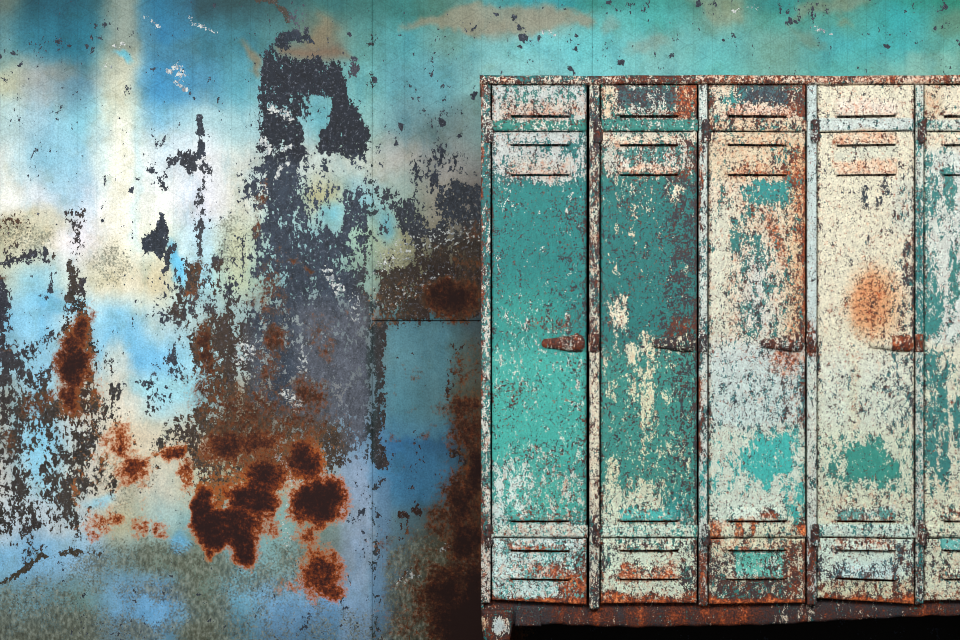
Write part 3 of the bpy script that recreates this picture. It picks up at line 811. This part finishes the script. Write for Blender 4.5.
    rcol = t.ramp(rr, [(.28, (176, 138, 92)), (.40, (206, 130, 60)), (.54, (176, 88, 30)), (.68, (110, 48, 21)), (.84, (58, 25, 17)), (1.0, (38, 17, 15))])
    # rust over bare metal is duller than rust over paint
    dull = t.ramp(rr, [(.26, (94, 84, 62)), (.44, (76, 60, 42)), (.62, (68, 43, 28)), (.78, (52, 28, 19)), (.92, (38, 19, 15))])
    rcol = t.mix(t.math('MULTIPLY', t.attr('paint').outputs['Alpha'], t.math('MULTIPLY_ADD', nf, -1.5, 1.65, clamp=True)), rcol, dull)
    col = t.mix(ral, col, rcol)
    h = t.math('ADD', t.math('MULTIPLY', ch, -1.0), t.math('ADD', t.math('MULTIPLY', nff, .25), t.math('MULTIPLY', lf, .8)))
    t.finish(col, h, t.math('MULTIPLY_ADD', ral, .15, .62), .22, .35, .0016)
    return t.m


def locker_material(name, streak=.55, dark=1.0):
    t = NT(bpy.data.materials.new(name))
    v = t.pxvec(1, streak)
    vi = t.pxvec(1, 1)
    paint, mid = t.attr('paint').outputs['Color'], t.attr('under').outputs['Color']
    sep = t.n('ShaderNodeSeparateColor')
    mk = t.attr('mask')
    t.l(mk.outputs['Color'], sep.inputs[0])
    W, T, R = sep.outputs[0], sep.outputs[1], sep.outputs[2]
    nm = t.noise(v, 1 / 9, 5, .68, 3)
    nf = t.noise(v, 1 / 2.4, 3, .62, 9)
    nff = t.noise(vi, 1 / 1.25, 1, .5, 15)
    nm2 = t.noise(v, 1 / 7, 5, .68, 23)
    nf2 = t.noise(vi, 1 / 2.6, 2, .6, 27)
    uw = t.math('ADD', t.math('MULTIPLY', t.spread(nm, 2.0), .40), t.math('ADD', t.math('MULTIPLY', t.spread(nf, 2.0), .36), t.math('MULTIPLY', t.spread(nff, 2.0), .24)))
    uw = t.spread(uw, 2.7)
    ut = t.math('ADD', t.math('MULTIPLY', t.spread(nm2, 2.0), .42), t.math('ADD', t.math('MULTIPLY', t.spread(nf2, 2.0), .40), t.math('MULTIPLY', t.spread(nff, 2.0), .18)))
    ut = t.spread(ut, 2.7)
    # metal: slate, brown, orange
    nr = t.math('ADD', t.math('MULTIPLY', t.spread(t.noise(v, 1 / 8, 5, .7, 33), 2.0), .5), t.math('MULTIPLY', t.spread(t.noise(vi, 1 / 2.4, 3, .65, 37), 2.2), .5))
    rr = t.math('MULTIPLY_ADD', t.math('SUBTRACT', nr, .5), .9, R)
    metal = t.ramp(rr, [(.10, (52, 60, 68)), (.30, (66, 58, 60)), (.50, (82, 48, 40)), (.70, (126, 60, 34)), (.86, (196, 92, 44)), (1.0, (226, 140, 84))])
    vm = t.n('ShaderNodeVectorMath', operation='SCALE')
    t.l(metal, vm.inputs[0])
    t.l(t.math('MULTIPLY_ADD', t.math('SUBTRACT', nff, .5), 2.0, dark), vm.inputs['Scale'])
    col = vm.outputs[0]
    # teal coat
    kt = t.math('MULTIPLY_ADD', t.math('SUBTRACT', nf, .5), .9, t.math('MULTIPLY_ADD', t.math('SUBTRACT', nff, .5), .8, 1.0))
    vt = t.n('ShaderNodeVectorMath', operation='SCALE')
    t.l(mid, vt.inputs[0])
    t.l(kt, vt.inputs['Scale'])
    ct = t.thr(T, ut, 1, .06)
    col = t.mix(ct, col, vt.outputs[0])
    # pale coat, its chips rimmed by bare metal
    cw0 = t.thr(t.math('ADD', W, .035), uw, 1, .04)
    cw = t.thr(W, uw, 1, .04)
    rim = t.math('SUBTRACT', cw0, cw, clamp=True)
    col = t.mix(t.math('MULTIPLY', rim, .6), col, vm.outputs[0])
    kw = t.math('MULTIPLY_ADD', t.math('SUBTRACT', nf2, .5), .8, t.math('MULTIPLY_ADD', t.math('SUBTRACT', nff, .5), .9, t.math('MULTIPLY_ADD', t.math('SUBTRACT', nm2, .5), .7, .97)))
    vw = t.n('ShaderNodeVectorMath', operation='SCALE')
    t.l(paint, vw.inputs[0])
    t.l(kw, vw.inputs['Scale'])
    # rust wash staining the pale coat
    wash = t.math('MULTIPLY_ADD', t.math('MULTIPLY_ADD', t.math('SUBTRACT', nr, .5), 1.5, R), 2.2, -.85, clamp=True)
    pw = t.mix(t.math('MULTIPLY', wash, .6), vw.outputs[0], t.ramp(nf2, [(.35, (188, 104, 62)), (.6, (220, 158, 110))]))
    col = t.mix(cw, col, pw)
    # pin holes of rust
    ph = t.thr(t.math('MULTIPLY_ADD', R, .40, .09), t.spread(t.noise(vi, 1 / 2.5, 3, .65, 47), 2.7), 1, .08)
    col = t.mix(t.math('MULTIPLY', ph, .85), col, t.ramp(nr, [(.35, (44, 32, 34)), (.55, (84, 42, 32)), (.75, (164, 76, 40))]))
    h = t.math('ADD', t.math('MULTIPLY', cw, .8), t.math('ADD', t.math('MULTIPLY', ct, .5), t.math('MULTIPLY', nff, .4)))
    t.finish(col, h, t.math('MULTIPLY_ADD', ct, -.15, .68), .28, .4, .0012)
    return t.m


def rail_fields(X, Y):
    return locker_fields(X, np.maximum(Y, 614.0))


def rust_fields(w, t, r):
    def fn(X, Y):
        p, m, k = locker_fields(X, Y)
        k[:, 0], k[:, 1], k[:, 2] = w, t, r
        return p, m, k
    return fn


def plain(name, c0, c1, scale, rough=.8):
    t = NT(bpy.data.materials.new(name))
    v = t.pxvec()
    a = t.noise(v, scale, 6, .7)
    t.finish(t.ramp(a, [(.32, c0), (.68, c1)]), a, rough, .2, .3, .002)
    return t.m


MW = wall_material()
ML = locker_material('chipped_locker_paint')
MR = locker_material('rusted_bare_steel', .3, .78)
MI = plain('dark_steel_inside', (14, 14, 15), (30, 27, 26), .06)
MB = plain('dark_backing', (10, 12, 13), (24, 24, 24), .05)
MF = plain('stained_concrete', (40, 34, 29), (74, 66, 58), .02)

BASE = ((757 - 480) * S, .2, 0.0)


def add_attrs(me, fields, pts, k):
    n = len(pts)
    X = 480 + pts[:, 0] / k
    Y = 320 - (pts[:, 2] - ZC) / k
    p, u, m = fields(X, Y)
    for nm, arr in (('paint', p if p.shape[1] == 4 else np.c_[p, np.ones(n)]), ('under', np.c_[u, np.ones(n)]), ('mask', m)):
        at = me.attributes.new(nm, 'FLOAT_COLOR', 'POINT')
        at.data.foreach_set('color', arr.astype(np.float32).ravel())


def link(name, me, mat, parent=None, smooth=False):
    o = bpy.data.objects.new(name, me)
    COL.objects.link(o)
    if mat:
        me.materials.append(mat)
    if parent:
        o.parent = parent
    if smooth:
        me.polygons.foreach_set('use_smooth', np.ones(len(me.polygons), bool))
    return o


def mesh(verts, faces, fields=None, k=S, off=(0, 0, 0)):
    """verts in world metres; stored relative to off."""
    V = np.asarray(verts, float)
    me = bpy.data.meshes.new('surface')
    me.from_pydata((V - np.array(off)).tolist(), [], faces)
    bm = bmesh.new()
    bm.from_mesh(me)
    bmesh.ops.recalc_face_normals(bm, faces=bm.faces)
    bm.to_mesh(me)
    bm.free()
    if fields:
        add_attrs(me, fields, V, k)
    me.update()
    return me


def slab_geo(x0, x1, y0, y1, yf, yb, step=2.0, rnd=1.5, depth=None, disp=None, hole=None, warp=None, k=S, stepy=None, back=True):
    """Front grid in photo px with returned edges: a closed plate. disp -> outward metres, warp -> moves px."""
    nx = max(2, int(round((x1 - x0) / step)) + 1)
    ny = max(2, int(round((y1 - y0) / (stepy or step))) + 1)
    gx, gy = np.meshgrid(np.linspace(x0, x1, nx), np.linspace(y0, y1, ny))
    X, Y = gx.ravel().copy(), gy.ravel().copy()
    e = np.minimum(np.minimum(X - x0, x1 - X), np.minimum(Y - y0, y1 - Y))
    r = rnd * k
    out = np.zeros_like(X)
    if rnd > 0:
        t = np.clip(1 - e / rnd, 0, 1)
        out -= r * (1 - np.sqrt(np.clip(1 - t * t, 0, 1))) * .8
    if disp is not None:
        out = out + disp(X, Y)
    wX, wY = (X, Y) if warp is None else warp(X, Y)
    V = np.stack([(wX - 480) * k, yf - out, ZC + (320 - wY) * k], 1)
    idx = np.arange(nx * ny).reshape(ny, nx)
    F = []
    for j in range(ny - 1):
        for i in range(nx - 1):
            if hole is not None:
                cx, cy = x0 + (x1 - x0) * (i + .5) / (nx - 1), y0 + (y1 - y0) * (j + .5) / (ny - 1)
                if hole(cx, cy):
                    continue
            F.append((idx[j, i], idx[j + 1, i], idx[j + 1, i + 1], idx[j, i + 1]))
    ring = list(idx[0, :]) + list(idx[1:, -1]) + list(idx[-1, -2::-1]) + list(idx[-2:0:-1, 0])
    B = V[ring].copy()
    B[:, 1] = yb
    n0 = len(V)
    V = np.vstack([V, B])
    m = len(ring)
    for i in range(m):
        j = (i + 1) % m
        F.append((ring[i], ring[j], n0 + j, n0 + i))
    if back:
        F.append(tuple(range(n0, n0 + m)))
    return V, [tuple(int(a) for a in f) for f in F]


def join(*geos):
    V, F, n = [], [], 0
    for v, f in geos:
        V.append(np.asarray(v, float))
        F += [tuple(a + n for a in q) for q in f]
        n += len(v)
    return np.vstack(V), F


def lathe_geo(cx, cy, prof, yc, axis='z', seg=14, k=S):
    """prof: (along px, radius px); axis z runs down the photo, y runs out of it (along counted towards the camera)."""
    V, F = [], []
    for a, r in prof:
        for s in range(seg):
            an = 2 * math.pi * s / seg
            c, d = math.cos(an) * r * k, math.sin(an) * r * k
            if axis == 'z':
                V.append(((cx - 480) * k + c, yc + d, ZC + (320 - cy - a) * k))
            elif axis == 'x':
                V.append(((cx + a - 480) * k, yc + c, ZC + (320 - cy) * k + d))
            else:
                V.append(((cx - 480) * k + c, yc - a * k, ZC + (320 - cy) * k + d))
    n = len(prof)
    for i in range(n - 1):
        for s in range(seg):
            t = (s + 1) % seg
            F.append((i * seg + s, i * seg + t, (i + 1) * seg + t, (i + 1) * seg + s))
    F.append(tuple(range(seg - 1, -1, -1)))
    F.append(tuple((n - 1) * seg + s for s in range(seg)))
    return np.array(V), F


def part(name, geo, mat, parent, fields=locker_fields, smooth=True, label=None):
    o = link(name, mesh(geo[0], geo[1], fields, S, BASE), mat, parent, smooth)
    if label:
        o['label'] = label
    return o


def box_geo(x0, x1, ya, yb, z0, z1):
    V = [(x, y, z) for x in (x0, x1) for y in (ya, yb) for z in (z0, z1)]
    return np.array(V), [(0, 1, 3, 2), (4, 6, 7, 5), (0, 4, 5, 1), (2, 3, 7, 6), (0, 2, 6, 4), (1, 5, 7, 3)]


# ------------------------------------------------------------------ the setting
def struct(name, geo, mat, fields=None, k=KW, parent=None):
    o = link(name, mesh(geo[0], geo[1], fields, k), mat, parent)
    if parent is None:
        o['kind'] = 'structure'
    return o


zf = 320 + ZC / KW     # photo row where the wall meets the floor, on the wall plane
wl, wr, wt = -330, 1290, -260
wall = struct('wall_back', box_geo((wl - 480) * KW, (wr - 480) * KW, WY + .006, WY + .16, 0, ZC + (320 - wt) * KW), MB)
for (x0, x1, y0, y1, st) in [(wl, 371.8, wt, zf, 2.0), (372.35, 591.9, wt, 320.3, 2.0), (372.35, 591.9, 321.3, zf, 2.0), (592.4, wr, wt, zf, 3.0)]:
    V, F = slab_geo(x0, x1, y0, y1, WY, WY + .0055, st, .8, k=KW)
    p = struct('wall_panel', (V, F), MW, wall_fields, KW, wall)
floor = struct('floor', box_geo(-2.6, 2.6, -3.2, WY + .16, -.1, 0), MF)

# ------------------------------------------------------------------ the bank of lockers
bank = bpy.data.objects.new('locker_bank', None)
bank.location = BASE
COL.objects.link(bank)
bank['label'] = 'row of five joined rusty steel lockers with chipped teal and cream paint'
bank['category'] = 'lockers'

TOPY, BOTY = 84.5, 606
zz = lambda py: ZC + (320 - py) * S
xx = lambda px: (px - 480) * S
RX = 1033
# carcass
for nm, x0, x1 in (('side_panel', 481, 483.5), ('side_panel', RX - 2.5, RX)):
    part(nm, box_geo(xx(x0), xx(x1), .012, .42, zz(608), zz(80)), ML, bank, smooth=False)
part('back_panel', box_geo(xx(483.5), xx(RX - 2.5), .412, .42, zz(608), zz(80)), MI, bank, None, False)
part('bottom_panel', box_geo(xx(483.6), xx(RX - 2.6), .03, .411, zz(610), zz(606.5)), MI, bank, None, False)
for i in range(1, 5):
    c = sum(STX[i]) / 2
    part('divider', box_geo(xx(c - .8), xx(c + .8), .032, .411, zz(606.4), zz(84.6)), MI, bank, None, False)


def capdisp(X, Y):
    return .0014 * np.sin(X / 37.0) + .001 * np.sin(X / 11 + 1)


def capwarp(X, Y):
    return X, Y + .35 * np.sin(X / 41.0) + .25 * np.sin(X / 13.0)


cap = slab_geo(479.6, RX + 1.5, 75.6, 84.0, -.014, .42, 1.6, 3.2, disp=capdisp, warp=capwarp, back=True)
part('top_panel', cap, ML, bank)

for i, (x0, x1) in enumerate(STX):
    yb_ = [603, 609.5, 606, 605.5, 604.5, 605][i]
    def ch(X, Y, x0=x0, x1=x1):
        c = x0 + (x1 - x0) * .62
        return -.004 * np.exp(-((X - c) / .8) ** 2)
    part('upright', slab_geo(x0, x1, TOPY - .2, yb_, 0.001, .03, 1.0, 1.2, disp=ch, stepy=2.0), ML, bank)

# doors -------------------------------------------------------------
LOUV = [(101, 116.3), (133.5, 145.2), (161.5, 175.2), (507.5, 521), (538.5, 550.5), (565.5, 579.2)]
SL = [([84, 131, 300, 520, 590, 606], [0, .3, 0, 0, 2, 6]),
      ([84, 131, 300, 520, 606], [0, 0, 0, 0, -.3]),
      ([84, 131, 300, 520, 606], [.3, .8, 0, 0, -1.5]),
      ([84, 131, 180, 300, 520, 560, 606], [-.6, -1.8, -1.0, 0, 1.0, 2.0, 6.5]),
      ([84, 131, 300, 520, 606], [0, 0, 0, 0, -.5])]
BOT = [602.5, 603.5, 603.8, 601.5, 600.5]
DLAB = ['teal painted locker door with white chipped head and foot', 'dark teal locker door with cream paint runs',
        'rust-stained cream locker door with teal patches', 'cream locker door with an orange rust blotch', 'cream locker door with narrow teal strips']


def taper(u, e):
    return np.clip(u / e, 0, 1) ** .6 * np.clip((1 - u) / e, 0, 1) ** .6


for i in range(5):
    x0, x1, yb = DX[i], DR[i], BOT[i]
    ys, sl = SL[i]
    xm = (x0 + x1) / 2

    def warp(X, Y, ys=ys, sl=sl, xm=xm, w=x1 - x0):
        return X, Y + (X - xm) / w * np.interp(Y, ys, sl)
    lx0, lx1 = x0 + 16, x0 + 79

    def hole(cx, cy, lx0=lx0, lx1=lx1, x0=x0, x1=x1):
        if x0 + 2 < cx < x1 - 3 and (131.3 < cy < 132.5 or 537.7 < cy < 538.9):
            return True
        return lx0 + 2 < cx < lx1 - 2 and any(b - 2.0 < cy < b + (1.4 if b < 200 else .9) for a, b in LOUV)

    def disp(X, Y, i=i, lx0=lx0, lx1=lx1):
        d = .0012 * (fbm(X / 34, Y / 60, 90 + i) - .5) * 2
        # the sheet is dished between the louvres
        for y0, y1 in ((147, 160), (551, 565)):
            d = d - .0022 * (sst(lx0 - 1, lx0 + 1, X) * (1 - sst(lx1 - 1, lx1 + 1, X)) * sst(y0 - 1, y0 + 1, Y) * (1 - sst(y1 - 1, y1 + 6, Y)))
        # horizontal folds at head and foot
        for yl in (132.2, 538.6):
            d = d - .0045 * np.exp(-((Y - yl) / .8) ** 2)
        return d
    d = part('door', slab_geo(x0, x1, TOPY + .4, yb, 0.0, .026, 1.9, 2.0, disp=disp, hole=hole, warp=warp, stepy=1.1), ML, bank, label=DLAB[i])
    # louvres: pressed hoods open along the lower edge
    for (ya, yl) in LOUV:
        nx, nv = 40, 9
        V, F = [], []
        for j in range(nv):
            tv = j / (nv - 1)
            for a in range(nx):
                tu = a / (nx - 1)
                h = (.0008 + .0105 * (tv ** 1.3)) * float(taper(np.array(tu), .12)) - .0006
                px, py = lx0 + (lx1 - lx0) * tu, ya + (yl - ya - .8) * tv + .12 * math.sin(a * .35 + yl)
                V.append((px, py, h))
        V = np.array(V)
        wx, wy = warp(V[:, 0], V[:, 1])
        front = np.stack([xx(wx), -V[:, 2] - .0008, zz(wy)], 1)
        back = front.copy()
        back[:, 1] += .0016
        n = nx * nv
        for j in range(nv - 1):
            for a in range(nx - 1):
                q = (j * nx + a, (j + 1) * nx + a, (j + 1) * nx + a + 1, j * nx + a + 1)
                F.append(q)
                F.append(tuple(n + b for b in q[::-1]))
        ring = list(range(nx)) + [j * nx + nx - 1 for j in range(1, nv)] + list(range(nv * nx - 2, (nv - 1) * nx - 1, -1)) + [j * nx for j in range(nv - 2, 0, -1)]
        for b in range(len(ring)):
            c = ring[(b + 1) % len(ring)]
            F.append((ring[b], c, n + c, n + ring[b]))
        part('louver', (np.vstack([front, back]), F), ML, d)
    # hinge straps with their rivets
    for (ya, yc, ex) in ((119.6, 130.8, (1.0 if i in (1, 2) else -1.2)), (525.2, 537.2, (1.4 if i in (0, 3) else .6))):
        g = slab_geo(x0 + .5, x1 + ex, ya, yc, -.0062, -.0004, 1.4, 1.6, warp=warp,
                     disp=lambda X, Y, s=i: .0012 * (fbm(X / 9, Y / 6, 140 + s) - .5))
        geos = [g]
        for rx in (x0 + 10, xm, x1 - 9):
            wx_, wy_ = warp(np.array([rx]), np.array([(ya + yc) / 2]))
            geos.append(lathe_geo(rx, float(wy_[0]), [(0, 1.7), (.5, 1.6), (.9, 1.1), (1.1, .3)], -.0062, 'y', 10))
        part('hinge_strap', join(*geos), ML, d)
    # hinge knuckles on the upright beside the door
    for (ya, yc) in ((119.5, 143), (524, 546)):
        hx = x0 - 3.2 if i else x0 - 3.4
        L = yc - ya
        prof = [(0, 2.0), (.4, 2.7)]
        for q in range(3):
            a0, a1 = L * q / 3, L * (q + 1) / 3
            prof += [(a0 + .7, 3.1), (a1 - .7, 3.1), (a1 - .2, 2.3)]
        prof += [(L, 1.8)]
        leaf = slab_geo(hx - 4.2, hx + 5.0, ya + 1, yc - 2, -.004, .0005, 1.5, .8)
        part('hinge', join(lathe_geo(hx, ya, prof, -.006, 'z', 14), leaf), ML, d, rust_fields(.20, .14, .36))
    # latch handle: tapering lever with bands, riveted to the lock side
    hx0, hx1, hy = x1 - 45, x1 - 2, 343.5

    def hw(X, Y, hx0=hx0, hx1=hx1, hy=hy):
        u = (X - hx0) / (hx1 - hx0)
        half = 5.0 + 3.4 * sst(.15, .75, u)
        rnd_ = np.sqrt(np.clip(1 - (1 - np.clip(u / .12, 0, 1)) ** 2, .04, 1))
        rnd2 = np.sqrt(np.clip(1 - (1 - np.clip((1 - u) / .08, 0, 1)) ** 2, .3, 1))
        return X, hy + (Y - hy) * half / 8 * rnd_ * rnd2

    def hd(X, Y, hx0=hx0, hx1=hx1, hy=hy):
        u = (X - hx0) / (hx1 - hx0)
        v_ = (Y - hy) / 8
        band = np.exp(-((u - .58) / .03) ** 2) + np.exp(-((u - .74) / .03) ** 2) + np.exp(-((u - .92) / .03) ** 2)
        return (.020 * np.sqrt(np.clip(1 - v_ * v_, 0, 1)) * (.5 + .5 * sst(.1, .6, u)) + .005 * band * (1 - v_ * v_))
    hm, hl = (ML, None) if i == 3 else (MR, None)

    def hf(X, Y, i=i):
        p_, m_, k_ = locker_fields(X, Y)
        k_[:, 0] = np.where(X < x1 - 24, .80, .3) if i in (3,) else .28
        k_[:, 1] = .1
        k_[:, 2] = np.where(X < x1 - 24, .3, .66) if i == 3 else [.56, .30, .44, .66, .4][i]
        return p_, m_, k_
    geos = [slab_geo(hx0, hx1, hy - 8, hy + 8, -.003, -.0002, 1.1, .6, disp=hd, warp=hw)]
    geos.append(lathe_geo(x1 - 10, hy - 8.4, [(0, 1.2), (.4, 2.2), (2.2, 2.4), (3.2, 1.6), (3.6, .4)], -.002, 'y', 12))
    part('handle', join(*geos), hm, d, hf)

# latch keepers on the uprights right of each door
for i in range(1, 6):
    c = (STX[i][0] + STX[i][1]) / 2
    def kf(X, Y, i=i):
        p_, m_, k_ = locker_fields(X, Y)
        k_[:, 0], k_[:, 1], k_[:, 2] = .26, .1, [0, .5, .3, .6, .56, .4][i]
        return p_, m_, k_
    plate = slab_geo(STX[i][0] - 1, STX[i][1] - .5, 334, 352, -.004, .0005, 1.2, 1.0)
    V = []
    # a staple loop standing off the plate
    loop = []
    for t_ in np.linspace(0, math.pi, 13):
        loop.append((c + 2.4 * math.cos(t_), 342 + 8 * math.sin(t_) - 2))
    segs = []
    n = 8
    LV, LF = [], []
    for a, (px, py) in enumerate(loop):
        for b in range(n):
            an = 2 * math.pi * b / n
            nx_, ny_ = math.cos(a / 12 * math.pi), math.sin(a / 12 * math.pi)
            LV.append((xx(px + math.cos(an) * .9 * nx_), -.0068 + math.sin(an) * .9 * S, zz(py + math.cos(an) * .9 * ny_)))
    for a in range(12):
        for b in range(n):
            b2 = (b + 1) % n
            LF.append((a * n + b, a * n + b2, (a + 1) * n + b2, (a + 1) * n + b))
    LF += [tuple(range(n)), tuple(12 * n + b for b in range(n - 1, -1, -1))]
    part('latch_keeper', join(plate, (np.array(LV), LF)), MR, bank, kf)

# base rail with its sagging lower edge, patch plate, legs
bx = [470, 515, 560, 600, 640, 700, 740, 780, 830, 880, 930, 1040]
bl = [626, 626, 626, 628, 629, 627.5, 627, 626, 622.5, 620, 617.5, 617]


def bwarp(X, Y):
    t = (Y - 600.0) / 28.0
    yl = np.interp(X, bx, bl) + .5 * np.sin(X / 5.0)
    return X, 600 + t * (yl - 600)


part('base_rail', slab_geo(481.5, RX, 600, 628, .028, .40, 2.2, 2.0, warp=bwarp, disp=lambda X, Y: .004 * (fbm(X / 8, Y / 16, 7) - .5) + .003 * np.sin((Y - 600) / 28 * 3.1)), MR, bank, rail_fields, label='rust-brown base rail with a sagging lower edge')
part('patch_plate', slab_geo(514.5, 541.5, 606.5, 627.5, .0225, .0305, 1.5, 1.6), MR, bank, rail_fields)


def leg(x0, x1, yf, yb):
    xm = (x0 + x1) / 2

    def lw(X, Y):
        t = np.clip((Y - 611) / 79.0, 0, 1)
        return xm + (X - xm) * (1 - .42 * sst(.05, .75, t)) - 2.0 * t, Y

    def ld(X, Y):
        v_ = (X - xm) / ((x1 - x0) / 2)
        return .012 * (1 - v_ ** 2) + .004 * (fbm(X / 5, Y / 12, 5) - .5)
    return slab_geo(x0, x1, 610, 690, yf, yb, 1.6, 2.0, disp=ld, warp=lw)


for (x0, x1, yf, yb) in ((481.5, 513.5, .001, .05), (1000, 1032, .001, .05), (481.5, 513.5, .35, .40), (1000, 1032, .35, .40)):
    part('leg', leg(x0, x1, yf, yb), MR, bank, rail_fields)

# ------------------------------------------------------------------ light
def area(name, loc, target, size, energy, col):
    L = bpy.data.lights.new(name, 'AREA')
    L.shape = 'DISK'
    L.size = size
    L.energy = energy
    L.color = col
    o = bpy.data.objects.new(name, L)
    COL.objects.link(o)
    o.location = loc
    from mathutils import Vector
    o.rotation_euler = (Vector(target) - Vector(loc)).to_track_quat('-Z', 'Y').to_euler()
    return o


area('key_light', (-1.3, -2.9, 2.2), (-1.1, .45, 1.0), 1.3, 90, (1, 1, .99))  # unseen key light, added for the bright pool on the left wall
area('fill_light', (2.2, -3.3, 2.8), (.9, 0, 1.2), 1.5, 106, (1, .995, .985))  # unseen light added at right for the lockers and their shadow leftwards
w = bpy.data.worlds.new('World')
scene.world = w
w.use_nodes = True
bg = w.node_tree.nodes['Background']
bg.inputs[0].default_value = (.9, .95, 1, 1)
bg.inputs[1].default_value = .24

# ------------------------------------------------------------------ camera
cam = bpy.data.cameras.new('camera')
cam.sensor_width = 36
cam.lens = 36 * CAMD / (960 * S)
co = bpy.data.objects.new('camera', cam)
COL.objects.link(co)
co.location = (0, -CAMD, ZC)
co.rotation_euler = (math.pi / 2, 0, 0)
scene.camera = co
scene.cycles.filter_width = 0.9
vs = scene.view_settings
vs.view_transform = 'Standard'
vs.look = 'None'
vs.gamma = 1
vs.use_curve_mapping = False
vs.exposure = 0.0
